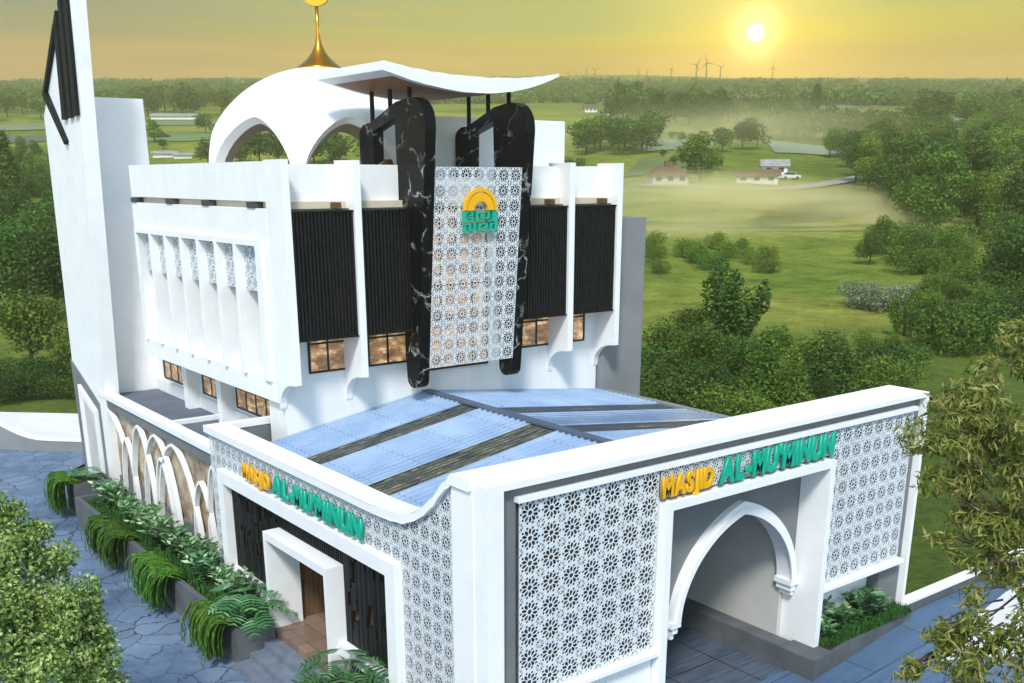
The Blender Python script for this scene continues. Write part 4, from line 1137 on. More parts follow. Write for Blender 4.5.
# single trees of the middle distance
for u, v, h, kd, lf, lb, wd in (
    (722, 152, 7.2, 'round', 'leaf_dark', 'round tree standing left in the pair by the mint field', 1.2), (742, 150, 8.6, 'round', 'leaf_dark', 'darkest round tree of the pair by the mint field', 1.1),
    (757, 149, 7.6, 'round', 'leaf_dark', 'round tree at the corner of the mint field', 1.2), (700, 184, 9.0, 'tall', 'leaf_bright', 'tall leafy tree between the cottage and the barn', 1.5),
    (703, 160, 5, 'tall', 'leaf_bright', 'slender small tree above the gap between cottage and barn', 1.2), (690, 163, 3.2, 'round', 'leaf_dark', 'small round bush-like tree above the cottage', 1.2),
    (712, 166, 4.6, 'round', 'leaf_dark', 'round tree just behind the tall tree by the cottage', 1.3), (674, 166, 2.6, 'round', 'leaf_dark', 'tiny tree directly above the cottage roof', 1.2), (663, 158, 2.5, 'round', 'leaf_dark', 'tiny lone tree in the pale field', 1.2),
    (681, 143, 3.2, 'round', 'leaf_dark', 'small tree in the pale field, first of a loose row', 1.2), (692, 143, 3.4, 'round', 'leaf_dark', 'small tree in the pale field, second of a loose row', 1.2), (700, 136, 6.5, 'tall', 'leaf_bright', 'tall pale tree in the glow below the row', 1.3),
    (714, 134, 5, 'round', 'leaf_dark', 'round lone tree in the glow by the pale field', 1.2), (672, 140, 3, 'round', 'leaf_dark', 'small dark tree at the edge of the pale field', 1.2), (815, 112, 13, 'poplar', 'leaf_dark', 'narrow upright tree alone on the far plain', 1.6),
    (155, 142, 6.5, 'tall', 'leaf_bright', 'light green tree right beside the stair tower', 1.4), (206, 134, 6.5, 'round', 'leaf_dark', 'dark round tree touching the dome outline', 1.2), (163, 149, 3.2, 'round', 'leaf_dark', 'low dark tree beside the white sheds', 1.4), (575, 168, 3.2, 'shrub', 'leaf_dark', 'small dark bush peeping over the parapet beside the roof room', 1.)):
    plant_tree(u, v, h, kd, lf, lb, wide=wd, near=(h > 8))
# slopes right behind the roof
plant_tree(722, 352, 6.2, 'stems', 'leaf_dark', 'tall many-stemmed tree standing on the slope behind the blue roof', near=True, wide=1.15)
for u, v, h, kd, lf, lb, wd in (
    (700, 395, 4.3, 'round', 'leaf_bright', 'pale round tree in front of the many-stemmed tree', 1.), (664, 380, 3.6, 'round', 'leaf_bright', 'olive tree beside the grey side block', 1.2), (762, 418, 4.4, 'cone', 'leaf_bright', 'pale conical tree above the left part of the gate coping', 1.2),
    (790, 425, 3.6, 'cone', 'leaf_bright', 'small pale cone-shaped tree right of the taller cone', 1.2), (742, 402, 3.6, 'round', 'leaf_dark', 'dark tree between the conical tree and the many stems', 1.2), (835, 392, 3.3, 'round', 'leaf_dark', 'rounded bushy tree over the middle of the gate coping', 1.2),
    (805, 392, 3.2, 'stems', 'leaf_bright', 'loose yellowish young tree over the gate coping', 1.3), (776, 372, 3.0, 'stems', 'leaf_bright', 'thin young tree right of the many-stemmed tree', 1.4), (690, 345, 2.8, 'round', 'leaf_bright', 'small bush-like tree left of the many stems', 1.3)):
    plant_tree(u, v, h, kd, lf, lb, near=True, wide=wd)
wood_([(642, 440), (720, 425), (720, 385), (642, 380)], 7, 2.2, 3.4, ('round', 'shrub'), 'dark undergrowth bush pressed against the right eaves', 'undergrowth by the right eaves', True, 1.1, 2., 'shrub', 'bush', ('leaf_dark',))
wood_([(725, 432), (905, 385), (905, 360), (725, 385)], 16, 1.6, 2.8, ('shrub', 'round'), 'bush in the thicket rising just over the gate coping', 'bushes above the gate coping', True, 1.1, 2.2, 'shrub', 'bush')
wood_([(640, 275), (772, 275), (772, 252), (640, 245)], 14, 1.5, 2.6, ('shrub',), 'yellowish bush on the glowing slope right of the side block', 'bushes on the glowing slope', True, 1., 3.5, 'shrub', 'bush', ('leaf_bright',))
wood_([(866, 268), (950, 280), (960, 262), (880, 248)], 10, 3.2, 4.6, ('shrub', 'round'), 'bush of the dark clump on the meadow edge', 'bushes on the meadow edge', True, 1., 3.2, 'shrub', 'bush')
for u, v in ((852, 306), (872, 309), (893, 311), (908, 309)):
    o = plant_tree(u, v, 2.3, 'shrub', 'leaf_pale' if False else 'leaf_bright', 'pale flowering bush of the long white-green clump on the meadow', 'pale flowering bushes', 'shrub', 'bush', 1.15, True)
    if 'pale' not in globals(): pale = tree_mesh('shrub', 'shrub', 3600, .055, 99, M['leaf_pale'])
    o.data = pale
wood_([(895, 345), (1040, 372), (1040, 285), (960, 270), (930, 300)], 34, 1.8, 3.8, ('shrub', 'round', 'stems'), 'bush on the green slope left of the near willowy tree', 'bushes on the right slope', True, 1.05, 3.2, 'shrub', 'bush')
wood_([(1040, 345), (1060, 300), (1000, 265), (985, 285)], 5, 5, 7, ('round',), 'leafy tree at the right edge above the near willowy tree', 'trees at the right edge', True, 1.1, 3.5)
# far woods that read as one mass
def far_wood():
    r = np.random.RandomState(3); V = []; F = []
    L_ = []
    for (v0, v1, u0, u1, n) in ((84, 96, -60, 1090, 420), (96, 106, -60, 600, 260), (98, 110, 780, 1080, 150), (84, 88, -60, 1090, 300)):
        rows = r.uniform(v0, v1, max(3, n//45))
        for k in range(n):
            u = r.uniform(u0, u1); v = rows[int(((u-u0)/(u1-u0)*3+r.randint(3))) % len(rows)]+r.normal()*.5
            if v < 78.5: continue
            p, d = at(u, v); hh = r.uniform(5, 9); w_ = hh*r.uniform(.7, 1.4)
            vv, ff = leaf_cloud([((0, 0, hh*.45), (w_, w_, hh*.42))], 60, hh*.38, k, flat_=.8)
            o = len(V); V += (vv+p).tolist(); F += (ff+o).tolist()
    o = raw('woodland', V, F, M['leaf_dark']); tag(o, 'far woods along the skyline', 'woodland', None, 'stuff')
far_wood()
# --- near tree on the left: trunk and crown are parts
def near_tree(name, label, base, lobes, n, size, leaf, shape, seed, drop=0, stems=()):
    rt = tag(empty(name, base), label, 'tree')
    V, F = leaf_cloud(lobes, n, size, seed, shape, .25, drop)
    raw('crown', V.tolist(), F.tolist(), leaf, rt)
    mb = MB(); ctr = np.mean([l[0] for l in lobes], 0); r = random.Random(seed)
    b = np.array(base); mid = b*.35+ctr*.65; mid[2] = b[2]+(ctr[2]-b[2])*.55
    if shape == 'narrow': mid = P(1075, 545, 11.8)
    mb.tube([b-[0, 0, .2], b*.7+mid*.3, mid], [.17, .13, .09], 9)
    for i_, l in enumerate(lobes):
        c = np.array(l[0]); e = mid*.5+c*.5+np.array([0, 0, -.12])
        if shape == 'narrow':
            t_ = (mid-c)/np.linalg.norm(mid-c); mb.tube([c+t_*.55+np.array([0, 0, -.1]), c+t_*.25, c], [.014, .010, .005], 5)
        if (r.random() < .06 if shape == 'leaf' else i_ in (0, 8, 12, 20, 28, 44, 56)): mb.tube([mid-[0, 0, .05], e, c], [.05, .028, .010] if shape == 'leaf' else [.022, .012, .005], 6)
    mb.build('trunk', M['bark'], rt, True)
    return rt
LL = []
for u, v, d, r_ in ((-20, 655, 15.6, 1.75), (18, 566, 15.8, .80), (48, 612, 15.3, .72), (72, 664, 15.0, .55), (30, 655, 14.6, .85), (4, 610, 15.0, .80), (-45, 560, 16.2, 1.0), (60, 720, 15.0, .9), (88, 690, 15.2, .42), (36, 545, 15.9, .30), (82, 632, 15.4, .36), (0, 530, 15.9, .50)):
    LL.append((P(u, v, d), r_))
base_ = list(LL); LL = []; ql = random.Random(3)
for c_, r_ in base_:
    LL.append((c_, r_*.62))
    for k in range(int(6+r_*9)):      # clumps of leaves with gaps between them
        dv = np.array([ql.gauss(0, 1), ql.gauss(0, 1), ql.gauss(.25, 1)]); dv /= np.linalg.norm(dv)
        LL.append((c_+dv*r_*ql.uniform(.72, .98), ql.uniform(.16, .30)*(.7+.3*r_)))
pb = P(-20, 655, 15.6)
near_tree('round_tree', 'dense round olive-green tree in the lower left corner beside the crazy paving', (pb[0], pb[1], G), LL, 62000, .072, M['leaf_left'], 'leaf', 4)
LR = []
q = random.Random(12)
for u, v, d, rpx in ((1010, 400, 12, 52), (1030, 360, 12.4, 40), (985, 445, 11.8, 50), (958, 440, 11.9, 34), (938, 437, 12, 20), (965, 500, 12, 36), (1020, 470, 11.6, 55), (1000, 530, 12, 42), (950, 545, 12.1, 16), (985, 560, 11.9, 22),
                     (1020, 575, 11.5, 42), (972, 615, 11.3, 26), (1000, 640, 11, 34), (955, 652, 11.2, 26), (928, 672, 11.2, 20), (975, 680, 10.9, 32), (945, 632, 11.4, 16), (1030, 660, 10.8, 40), (1030, 520, 12.4, 50), (945, 480, 12.2, 16), (995, 375, 12.2, 20), (930, 410, 12.1, 10), (908, 682, 11.3, 12)):
    R0 = rpx*d/1023
    for k in range(4):
        o_ = np.array([q.gauss(0, .55), q.gauss(0, .55), q.gauss(0, .5)])*R0
        LR.append((P(u, v, d)+o_, (R0*.52, R0*.52, R0*.40)))
pr = P(1085, 640, 11.6)
near_tree('willowy_tree', 'near tree with narrow yellow-green leaves hanging in from the right edge', (pr[0], pr[1], G), LR, 12500, .125, M['leaf_right'], 'narrow', 9, .6)
# --- planting of the beds
def fern(y0, y1, xe, ze, label, seed, zlow=-.45):
    r = random.Random(seed); V = []; F = []
    for k in range(190):
        y = r.uniform(y0, y1); x = xe+r.uniform(-.02, .30); z = ze+.03; L0 = r.uniform(.55, 1.0)*(ze-zlow)
        dx = r.uniform(.18, .46); dy = r.uniform(-.12, .12); n = 11
        pts = []
        for i in range(n+1):
            t = i/n; pts.append((x-(dx+.25)*(1-(1-min(1, t*1.6))**2)*(1 if t < .6 else 1)+r.uniform(-.01, .01), y+dy*t+r.uniform(-.015, .015), z+.20*math.sin(math.pi*min(1, t*1.7))*(1 if t < .6 else 1)-max(0, t-.25)*L0*1.25))
        for a, b in zip(pts, pts[1:]):
            for s in (-1, 1):
                w_ = r.uniform(.025, .05); o = len(V)
                V += [a, (a[0]-.4*w_, a[1]+s*w_, a[2]-.02), (b[0]-.4*w_, b[1]+s*w_*.6, b[2]-.03), b]; F.append((o, o+1, o+2, o+3))
    o = raw('hanging_fern', V, F, M['leaf_fern']); tag(o, label, 'fern', 'ferns trailing over the left planters')
fern(7.85, 9.3, -1.2, .40, 'trailing green fern spilling over the planter corner nearest the steps', 1)
fern(11.3, 13.3, -1.2, .40, 'trailing green fern in the middle of the long planter', 2)
fern(15.0, 17.3, -1.2, .40, 'trailing green fern at the far end of the long planter', 3)
fern(21.0, 22.3, -1.0, .55, 'trailing green fern over the short planter by the minaret', 4, -.5)
def leafy(name, mat, nst, hgt, spread, lsize, seed, lw=.5):
    """stems set with paired leaves; local coordinates"""
    r = random.Random(seed); V = []; F = []
    for k in range(nst):
        a = r.uniform(0, 6.28); out = r.uniform(.15, 1)*spread; h = hgt*r.uniform(.6, 1)
        px = None
        for i in range(7):
            t = .2+.8*i/6; c = Vector((math.cos(a)*out*t*t, math.sin(a)*out*t*t, h*t*(1.15-.15*t)))
            for s in (-1, 1):
                dirv = Vector((math.cos(a+s*1.2+r.uniform(-.3, .3)), math.sin(a+s*1.2+r.uniform(-.3, .3)), r.uniform(.0, .7))).normalized()
                sd_ = dirv.cross(Vector((r.uniform(-.3, .3), r.uniform(-.3, .3), 1))).normalized(); l = lsize*r.uniform(.7, 1.25)
                o = len(V); up_ = Vector((0, 0, .05*l))
                V += [c, c+dirv*l*.45+sd_*l*lw*.5+up_, c+dirv*l, c+dirv*l*.45-sd_*l*lw*.5+up_]; F.append((o, o+1, o+2, o+3))
    me = bpy.data.meshes.new(name); me.from_pydata([tuple(v) for v in V], [], F); me.materials.append(mat)
    return me
zz = [leafy('leafy_plant', M['leaf_zz'], 17, .72, .50, .21, s) for s in (1, 2, 3)]
for k in range(17):
    o = bpy.data.objects.new('leafy_plant', zz[k % 3]); C.objects.link(o); y = 9.0+k*.67
    o.location = (-.42+rng.uniform(-.1, .1), y+rng.uniform(-.12, .12), .18); o.rotation_euler = (0, 0, rng.uniform(0, 6.28)); s = rng.uniform(.9, 1.15); o.scale = (s, s, s)
    tag(o, 'glossy leafy plant in the row along the arcaded wing', 'plant', 'row of glossy plants in the long planter')
V, F = [], []
def blades(x0, x1, y0, y1, z, n, h, seed, V, F):
    r = random.Random(seed)
    for k in range(n):
        x, y = r.uniform(x0, x1), r.uniform(y0, y1); a = r.uniform(0, 6.28); l = h*r.uniform(.5, 1.2); o = len(V); w_ = .018
        V += [(x-w_*math.cos(a), y-w_*math.sin(a), z), (x+w_*math.cos(a), y+w_*math.sin(a), z), (x+.5*l*math.sin(a), y-.5*l*math.cos(a), z+l)]; F.append((o, o+1, o+2))
blades(-1.07, .30, 8.6, 20.0, .19, 9000, .16, 3, V, F)
tag(raw('grass', V, F, M['grass']), 'short green grass under the glossy plants in the long planter', 'grass', None, 'stuff')
V, F = [], []
blades(9.02, 12.3, -.36, .14, -.02, 3600, .17, 4, V, F)
tag(raw('grass', V, F, M['grass']), 'short green grass in the kerb planter right of the gateway', 'grass', None, 'stuff')
pls = [leafy('leafy_shrub', M['leaf_zz'], 12, .62, .34, .22, s, .6) for s in (7, 8)]
for k, (x, y, s, lb) in enumerate(((9.35, .0, .8, 'pale leafy shrub in the kerb planter, closest to the gateway jamb'), (9.9, .1, 1.05, 'tall pale leafy shrub against the white plinth, left of two taller ones'), (10.4, .05, .8, 'low pale leafy shrub between the two taller ones by the white plinth'),
                                  (10.85, .12, 1.25, 'tallest pale leafy shrub in the kerb planter, before the grey plinth edge'), (11.35, .0, .85, 'small pale leafy shrub at the far right end of the kerb planting'))):
    o = bpy.data.objects.new('leafy_shrub', pls[k % 2]); C.objects.link(o); o.location = (x, y, -.03); o.rotation_euler = (0, 0, k*1.3); o.scale = (s, s, s)
    tag(o, lb, 'shrub', 'pale shrubs in the kerb planter')
def monstera(seed, n, R0):
    r = random.Random(seed); V = []; F = []
    for k in range(n):
        a = 2.4*k+r.uniform(-.3, .3); el_ = r.uniform(.05, 1.1); h = R0*r.uniform(.5, 1.0)
        st = Vector((math.cos(a)*h*math.cos(el_), math.sin(a)*h*math.cos(el_), h*math.sin(el_)*1.1+.15))
        d = Vector((math.cos(a), math.sin(a), -.35+el_*.3)).normalized(); l = R0*r.uniform(.55, .85)
        sd_ = d.cross(Vector((0, 0, 1))).normalized(); nn_ = sd_.cross(d)
        w0 = sd_*.012; o = len(V); V += [Vector((0, 0, 0))-w0, Vector((0, 0, 0))+w0, st+w0, st-w0]; F.append((o, o+1, o+2, o+3))
        for i in range(6):
            t0 = i/6; c0 = st+d*l*t0-nn_*l*.28*t0*t0; c1 = st+d*l*(t0+.12)-nn_*l*.28*t0*t0
            wdt = l*.66*math.sin(math.pi*(t0*.8+.18))
            for s in (-1, 1):
                tip = (c0+c1)/2+sd_*s*wdt+d*l*.16-nn_*wdt*.18; o = len(V)
                V += [c0, c0*.45+tip*.55+nn_*.01-d*l*.035, tip, c1*.45+tip*.55+nn_*.01+d*l*.02, c1]; F.append((o, o+1, o+2, o+3, o+4))
    o = raw('monstera', V, F, M['leaf_mon']); bm = bmesh.new(); bm.from_mesh(o.data); bmesh.ops.remove_doubles(bm, verts=bm.verts, dist=.013); bm.to_mesh(o.data); bm.free(); return o
o = monstera(3, 34, .68); o.location = (-.68, 8.25, .36); tag(o, 'large split-leaved green plant on the planter corner left of the steps', 'plant')
o = monstera(6, 34, .70); o.location = (-.62, 3.9, .26); tag(o, 'large split-leaved green plant at the bottom edge right of the steps', 'plant')
o = monstera(8, 18, .45); o.location = (-.45, 21.5, .5); tag(o, 'split-leaved green plant in the short planter by the minaret', 'plant')

# ================================================================== FARMS, CARS, WIND TURBINES
Mroof = mottled('brown_roof_tiles', (.12, .075, .045), (.19, .115, .07), 2, .8, .3, 8); Mroofg = mottled('grey_roof', (.25, .25, .26), (.36, .36, .37), 1, .7, 0)
Mwall = mottled('farm_wall', (.60, .56, .50), (.72, .68, .62), 1, .8, 0); Mwhite = mottled('shed_white', (.72, .72, .74), (.82, .82, .84), 1, .7, 0)
def house(u, v, L0, W0, H0, rise, rz, label, wallm, roofm, name='farmhouse', cat='house', hip=0., nwin=3):
    p, d = at(u, v); a = math.atan2(RH[1], RH[0])+R_(rz)
    rt = tag(empty(name, (p[0], p[1], p[2])), label, cat)
    def lb(mb, nm_, m):
        bm = mb.bm; bmesh.ops.recalc_face_normals(bm, faces=bm.faces); me = bpy.data.meshes.new(nm_); bm.to_mesh(me); bm.free(); me.materials.append(m)
        o = bpy.data.objects.new(nm_, me); C.objects.link(o); o.parent = rt; return o
    lb(MB().box(-L0/2, L0/2, -W0/2, W0/2, -1.5, H0), 'wall', wallm)
    mb = MB(); e = .5
    vs = [(-L0/2-e, -W0/2-e, H0-.1), (L0/2+e, -W0/2-e, H0-.1), (L0/2+e, W0/2+e, H0-.1), (-L0/2-e, W0/2+e, H0-.1), (-L0/2-e+hip, 0, H0+rise), (L0/2+e-hip, 0, H0+rise)]
    bv = [mb.bm.verts.new(x) for x in vs]
    for f in ((0, 1, 5, 4), (2, 3, 4, 5), (0, 4, 3), (1, 2, 5), (0, 3, 2, 1)): mb.bm.faces.new([bv[i] for i in f])
    r_ = lb(mb, 'roof', roofm)
    if hip or rise > 2.2:
        mc = MB().box(-.4, .4, -.4, .4, H0+rise-1, H0+rise+.8); c = lb(mc, 'chimney', Mroof); c.parent = r_
    for k in range(nwin):
        x = -L0/2+L0*(k+.5)/nwin
        lb(MB().box(x-.5, x+.5, -W0/2-.06, -W0/2-.005, H0*.35, H0*.8), 'window', M['frame_black'])
    rt.rotation_euler = (0, 0, a); return rt
house(666, 184, 6.6, 4.5, 1.5, 1.6, 12, 'brown-roofed cottage beside the tall tree in the misty meadow', Mwall, Mroof, hip=2.6)
house(757, 183, 7.6, 4, 1.3, 1.2, -14, 'long white barn with brown roof right of the tall tree', Mwhite, Mroof, 'barn', 'barn')
house(774, 175, 5, 4, 1.8, 1.3, -10, 'grey-roofed house behind the right end of the white barn', Mwhite, Mroofg, nwin=2)
house(166, 157, 6, 3, .9, .6, 6, 'long low white shed between the stair tower and the dome', Mwhite, Mroofg, 'shed', 'shed', nwin=0)
house(184, 158, 4.5, 3, .8, .5, 6, 'short white shed right of the long one, near the dome', Mwhite, Mroofg, 'shed', 'shed', nwin=0)
for k, u in enumerate((158, 166, 174, 183, 193)):
    house(u, 119, 4.6, 5, 1., 1.2, 4, 'pale gabled hall in the row at the wood edge between minaret and dome', Mwhite, Mroofg, 'farm_hall', 'hall', nwin=0)['group'] = 'pale gabled halls at the wood edge'
for u, v, L0, lb in ((590, 112, 6, 'white house far left in the hazy plain beside the roof room'), (985, 131, 6, 'white house beside the far tree group at the right'), (930, 125, 6, 'small white house between the tall twin trees and far group'), (1012, 136, 6, 'white house at the right edge of the plain'), (612, 115, 6, 'white house behind the tree row left of the sun')):
    house(u, v, L0, 5, 1.8, 1.5, 8, lb, Mwhite, Mroof)
def car(u, v, col, label, rz=0, s=1.):
    p, d = at(u, v); rt = tag(empty('parked_car', (p[0], p[1], p[2]+.05)), label, 'car')
    m = flat('car_paint', col, .3)
    def lb(mb, nm_, mt):
        bm = mb.bm; bmesh.ops.recalc_face_normals(bm, faces=bm.faces); me = bpy.data.meshes.new(nm_); bm.to_mesh(me); bm.free(); me.materials.append(mt)
        o = bpy.data.objects.new(nm_, me); C.objects.link(o); o.parent = rt; return o
    lb(MB().prism([(-2.1, .35), (2.1, .35), (2.15, .8), (1.2, .95), (.7, 1.42), (-1.2, 1.45), (-2.0, .95)], 'y', -.85, .85), 'body', m)
    lb(MB().prism([(1.05, .96), (.66, 1.36), (-1.15, 1.38), (-1.75, .97)], 'y', -.86, .86), 'windows', M['frame_black'])
    for x in (-1.3, 1.35):
        for y in (-.86, .66):
            mb = MB(); mb.prism([(x+.33*math.cos(k*.628), .33+.33*math.sin(k*.628)) for k in range(10)], 'y', y, y+.2); lb(mb, 'wheel', M['black'])
    rt.rotation_euler = (0, 0, math.atan2(RH[1], RH[0])+R_(rz)); rt.scale = (s, s, s)
car(789, 180, (.75, .75, .76), 'white car parked beside the grey-roofed house', 15)
car(163, 138, (.02, .02, .025), 'small dark car in the green field beside the stair tower', 5)
def blade_mesh():
    mb = MB(); mb.prism([(-.9, .6), (1.7, 3.5), (.8, 24), (-.2, 25), (-.9, 4)], 'y', -.3, .3)
    bmesh.ops.recalc_face_normals(mb.bm, faces=mb.bm.faces); me = bpy.data.meshes.new('blade'); mb.bm.to_mesh(me); mb.bm.free(); me.materials.append(Mt); return me
Mt = mottled('turbine_grey', (.02, .02, .02), (.03, .03, .03), 1, .8, 0)
tw = MB().lathe([(2.4, -3), (2.1, 10), (1.4, 50)], (0, 0, 0), 10); bmesh.ops.recalc_face_normals(tw.bm, faces=tw.bm.faces); tme = bpy.data.meshes.new('tower'); tw.bm.to_mesh(tme); tw.bm.free(); tme.materials.append(Mt)
nc = MB().box(-1.3, 1.3, -3, 4, 49, 52.2, .4); nme = bpy.data.meshes.new('nacelle'); nc.bm.to_mesh(nme); nc.bm.free(); nme.materials.append(Mt)
bme = blade_mesh()
for u, s, an, lb in ((568, .42, 10, 'tiny wind turbine, leftmost on the skyline'), (576, .42, 50, 'tiny wind turbine, second from the left on the skyline'), (586, .55, 20, 'small wind turbine left of the gap over the canopy tip'), (595, .6, 70, 'small wind turbine just right of the canopy tip'), (638, .5, 30, 'small wind turbine, left of a close pair in the middle'), (647, .5, 80, 'small wind turbine, right of a close pair in the middle'),
                  (671, .62, 15, 'mid-sized wind turbine alone left of the two largest'), (696, .88, 35, 'large wind turbine, left of the two largest'), (706, .98, 100, 'largest wind turbine on the skyline'), (720, .72, 60, 'mid-sized wind turbine right of the two largest'), (772, .82, 5, 'wind turbine alone at the right, below the sun')):
    p, d = at(u, 79.5)
    rt = tag(empty('wind_turbine', (p[0], p[1], p[2]-1)), lb, 'wind turbine', 'wind turbines on the skyline'); s *= .4; rt.scale = (s, s, s); rt.rotation_euler = (0, 0, math.atan2(RH[1], RH[0]))
    for me in (tme, nme):
        o = bpy.data.objects.new(me.name, me); C.objects.link(o); o.parent = rt
    for k in range(3):
        o = bpy.data.objects.new('blade', bme); C.objects.link(o); o.parent = rt; o.location = (0, -3.3, 50.6); o.rotation_euler = (0, R_(an+120*k), 0)
# ================================================================== AIR
def volume(name, dens, col, anis):
    m = bpy.data.materials.new(name); m.use_nodes = True; N = m.node_tree.nodes; L = m.node_tree.links
    N.remove(N['Principled BSDF']); v = N.new('ShaderNodeVolumePrincipled'); v.inputs['Density'].default_value = dens; v.inputs['Color'].default_value = (*col, 1); v.inputs['Anisotropy'].default_value = anis
    L.new(v.outputs[0], N['Material Output'].inputs['Volume']); return m
a0 = CAMP_-FH*400
cs = [CAMP_+FH*d+RH*l for d, l in ((-150, -500), (-150, 500), (1900, 2400), (1900, -2400))]
mb = MB(); mb.prism([(c[0], c[1]) for c in cs], 'z', -4, 200)
hzo = mb.build('haze', volume('haze', .00060, (1.0, .90, .60), .5)); tag(hzo, 'pale haze filling the plain', 'haze', None, 'stuff')

def mistmat(name, dens):
    m = volume(name, dens, (1, .90, .52), 0); N = m.node_tree.nodes; L = m.node_tree.links
    v = next(n for n in N if n.type == 'PRINCIPLED_VOLUME'); t = N.new('ShaderNodeTexCoord')
    ln = N.new('ShaderNodeVectorMath'); ln.operation = 'LENGTH'; L.new(t.outputs['Object'], ln.inputs[0])
    r = N.new('ShaderNodeMapRange'); r.interpolation_type = 'SMOOTHSTEP'; L.new(ln.outputs['Value'], r.inputs['Value']); r.inputs['From Min'].default_value = 1; r.inputs['From Max'].default_value = .1; r.inputs['To Min'].default_value = 0; r.inputs['To Max'].default_value = dens
    n = N.new('ShaderNodeTexNoise'); n.inputs['Scale'].default_value = 1.6; n.inputs['Detail'].default_value = 4; mq = N.new('ShaderNodeMapping'); mq.inputs['Scale'].default_value = (1., 3.2, .8); L.new(t.outputs['Object'], mq.inputs['Vector']); L.new(mq.outputs[0], n.inputs['Vector'])
    k = N.new('ShaderNodeMapRange'); L.new(n.outputs['Fac'], k.inputs['Value']); k.inputs['From Min'].default_value = .42; k.inputs['From Max'].default_value = .62; k.inputs['To Min'].default_value = .06; k.inputs['To Max'].default_value = 1.7
    mu = N.new('ShaderNodeMath'); mu.operation = 'MULTIPLY'; L.new(r.outputs[0], mu.inputs[0]); L.new(k.outputs[0], mu.inputs[1]); L.new(mu.outputs[0], v.inputs['Density']); return m
mistm = mistmat('mist', .06); mistf = mistmat('mist', .013)
def mist(u, v, rl, rd, rh, label, mt=None):
    p, d = at(u, v); bm = bmesh.new(); bmesh.ops.create_icosphere(bm, subdivisions=3, radius=1)
    me = bpy.data.meshes.new('mist'); bm.to_mesh(me); bm.free(); me.materials.append(mt or mistm)
    o = bpy.data.objects.new('mist', me); C.objects.link(o); o.location = (p[0], p[1], p[2]+.5); o.rotation_euler = (0, 0, math.atan2(RH[1], RH[0])); o.scale = (rl, rd, rh); tag(o, label, 'mist', None, 'stuff')
mist(735, 208, 34, 24, 4.2, 'bank of pale mist lying on the meadow below the cottage')
mist(680, 200, 30, 30, 5.0, 'bank of glowing mist behind the right parapet')
mist(860, 228, 14, 18, 3.2, 'small pale mist bank at the foot of the right wood')
mist(800, 216, 32, 18, 3.4, 'thin mist streak across the middle of the glowing meadow')
mist(660, 236, 26, 14, 3.6, 'mist streak on the meadow just right of the side block')
mist(700, 142, 70, 80, 12.0, 'far mist bank between the tree rows below the sun', mistf)
# ================================================================== CAMERA, SKY, SUN
cam_d = bpy.data.cameras.new('camera'); cam = bpy.data.objects.new('camera', cam_d); C.objects.link(cam)
CAMP = Vector((-9.02332, -12.37536, 9.84927))
fwd = Vector((.58104274, .75481926, -.30436364)); up = Vector((.18601319, .24090766, .95255582)); rt_ = fwd.cross(up)
cam.matrix_world = Matrix(((rt_.x, up.x, -fwd.x, CAMP.x), (rt_.y, up.y, -fwd.y, CAMP.y), (rt_.z, up.z, -fwd.z, CAMP.z), (0, 0, 0, 1)))
cam_d.sensor_width = 36; cam_d.lens = 36*1023/1024; cam_d.shift_y = (506-341.5)/1024
cam_d.clip_end = 20000; cam_d.clip_start = .1
scene.camera = cam
SUN = Vector((-.47, -.48, .74)).normalized()          # towards the sun that lights the building
el = math.asin(SUN.z); az = math.atan2(SUN.x, SUN.y)
sd = bpy.data.lights.new('sun', 'SUN'); sd.energy = 2.5; sd.angle = R_(10); sd.color = (1, .96, .90)
so = bpy.data.objects.new('sun', sd); C.objects.link(so); so.rotation_euler = SUN.to_track_quat('Z', 'Y').to_euler(); so.location = (-20, -20, 40)
w = bpy.data.worlds.new('World'); scene.world = w; w.use_nodes = True
N = w.node_tree.nodes; L = w.node_tree.links; bg = N['Background']
sky = N.new('ShaderNodeTexSky'); sky.sky_type = 'NISHITA'; sky.sun_disc = False
sky.sun_elevation = el; sky.sun_rotation = az; sky.altitude = 100; sky.air_density = 1.0; sky.dust_density = .6; sky.ozone_density = .4
tc = N.new('ShaderNodeTexCoord'); nrm = N.new('ShaderNodeVectorMath'); nrm.operation = 'NORMALIZE'; L.new(tc.outputs['Generated'], nrm.inputs[0])
sx = N.new('ShaderNodeSeparateXYZ'); L.new(nrm.outputs[0], sx.inputs[0])
SET = Vector((0.7594, 0.6393, 0.1206)).normalized()       # the low evening sun behind the plain
def dotn(v):
    d = N.new('ShaderNodeVectorMath'); d.operation = 'DOT_PRODUCT'; L.new(nrm.outputs[0], d.inputs[0]); d.inputs[1].default_value = v; return d.outputs['Value']
def math_(op, a, b=None, clamp=False):
    m = N.new('ShaderNodeMath'); m.operation = op; m.use_clamp = clamp
    for i, x in enumerate((a, b)):
        if x is None: continue
        if hasattr(x, 'links'): L.new(x, m.inputs[i])
        else: m.inputs[i].default_value = x
    return m.outputs[0]
def mixc(f, a, b, mode='MIX'):
    m = N.new('ShaderNodeMix'); m.data_type = 'RGBA'; m.blend_type = mode
    for k, x in (('Factor', f), ('A', a), ('B', b)):
        if hasattr(x, 'links'): L.new(x, m.inputs[k])
        elif k == 'Factor': m.inputs[k].default_value = x
        else: m.inputs[k].default_value = (*x, 1)
    return m.outputs['Result']
def wramp(f, stops):
    r = N.new('ShaderNodeValToRGB'); e = r.color_ramp.elements
    while len(e) < len(stops): e.new(.5)
    for k, (p, c) in enumerate(stops): e[k].position = p; e[k].color = (*c, 1)
    L.new(f, r.inputs['Fac']); return r.outputs['Color']
SKYK = .15
nis = mixc(1.0, sky.outputs['Color'], (SKYK*.95, SKYK*1.05, SKYK*1.02), 'MULTIPLY')
zf = math_('MULTIPLY', sx.outputs['Z'], 1.0)
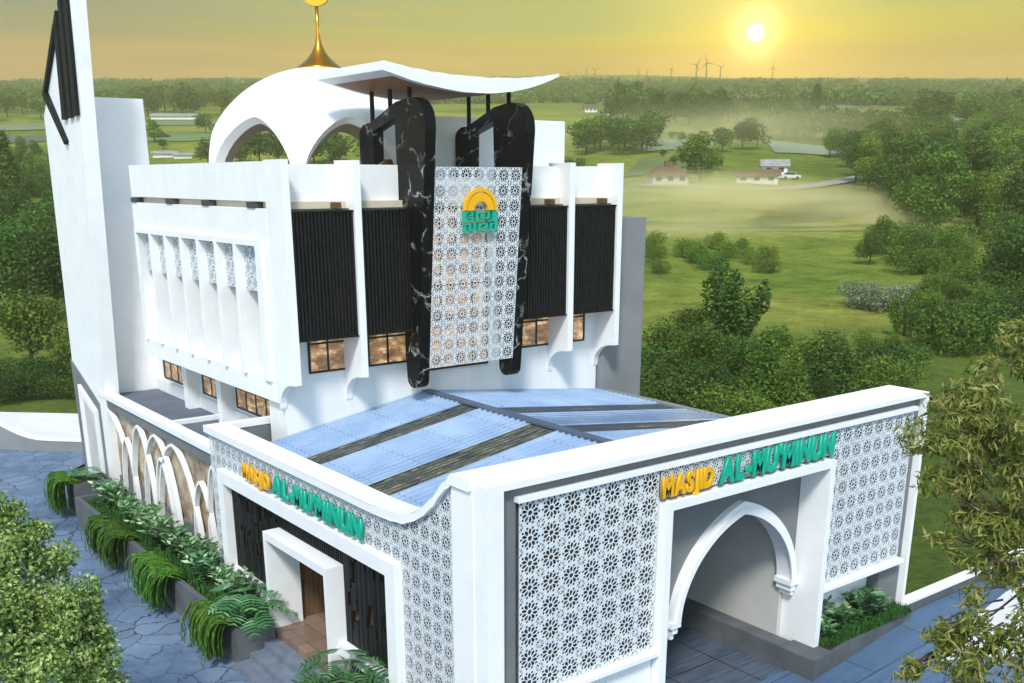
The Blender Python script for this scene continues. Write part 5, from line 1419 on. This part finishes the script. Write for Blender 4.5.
dset = dotn(SET)
# bands of thin cloud stretched along the horizon
mp = N.new('ShaderNodeMapping'); mp.inputs['Scale'].default_value = (1.3, 1.3, 30); L.new(nrm.outputs[0], mp.inputs['Vector'])
cl = N.new('ShaderNodeTexNoise'); cl.inputs['Scale'].default_value = 1.7; cl.inputs['Detail'].default_value = 7; cl.inputs['Roughness'].default_value = .6; L.new(mp.outputs[0], cl.inputs['Vector'])
zc = math_('MULTIPLY_ADD', cl.outputs['Fac'], .11)
N_zc = zc.node; L.new(sx.outputs['Z'], N_zc.inputs[2])
zw = math_('SUBTRACT', zc, .055)
away = wramp(zw, [(0.0, (.53, .28, .09)), (.088, (.53, .28, .085)), (.106, (.36, .235, .085)), (.128, (.20, .185, .11)), (.152, (.11, .15, .21)), (.23, (.14, .165, .19)), (.6, (.20, .30, .45)), (1, (.18, .33, .62))])
near_ = wramp(zw, [(0.0, (.80, .46, .06)), (.088, (.74, .44, .055)), (.104, (.62, .38, .008)), (.128, (.60, .48, .0)), (.152, (.41, .42, .07)), (.23, (.22, .26, .13)), (.6, (.22, .31, .42)), (1, (.18, .33, .62))])
f1 = math_('SUBTRACT', dset, .80); f1 = math_('MULTIPLY', f1, 1/.195, True); f1 = math_('POWER', f1, 1.5)
sunset = mixc(f1, away, near_)
# glow round the low sun and its disc
g1 = math_('POWER', math_('MAXIMUM', dset, 0), 260); g2 = math_('POWER', math_('MAXIMUM', dset, 0), 5200)
glow = mixc(1.0, sunset, mixc(g1, (0, 0, 0), (.62, .38, .03)), 'ADD')
glow = mixc(1.0, glow, mixc(g2, (0, 0, 0), (1.4, 1.15, .55)), 'ADD')
dk = math_('GREATER_THAN', dset, math.cos(R_(.36)))
glow = mixc(dk, glow, (2000, 1400, 500))
# the sunset half of the sky gives way to clear blue sky overhead and behind the viewer
SH = Vector((fwd.x, fwd.y, 0)).normalized()
f2 = math_('MULTIPLY_ADD', dotn(SH), .9); f2.node.inputs[2].default_value = .25; f2.node.use_clamp = True
up_ = math_('SUBTRACT', 1.0, math_('MULTIPLY', math_('SUBTRACT', sx.outputs['Z'], .28), 3.0, True), True)
f3 = math_('MULTIPLY', f2, up_, True)
final = mixc(f3, nis, glow)
L.new(final, bg.inputs['Color']); bg.inputs['Strength'].default_value = 1.0
scene.view_settings.view_transform = 'Standard'; scene.view_settings.look = 'None'
scene.view_settings.exposure = 0.60; scene.view_settings.gamma = 1
scene.render.engine = 'CYCLES'
cy = scene.cycles
cy.use_denoising = True; cy.denoiser = 'OPENIMAGEDENOISE'; cy.denoising_input_passes = 'RGB_ALBEDO_NORMAL'
cy.max_bounces = 6; cy.diffuse_bounces = 3; cy.glossy_bounces = 3; cy.transmission_bounces = 3; cy.volume_bounces = 3; cy.transparent_max_bounces = 4
cy.caustics_reflective = False; cy.caustics_refractive = False; cy.sample_clamp_indirect = 6
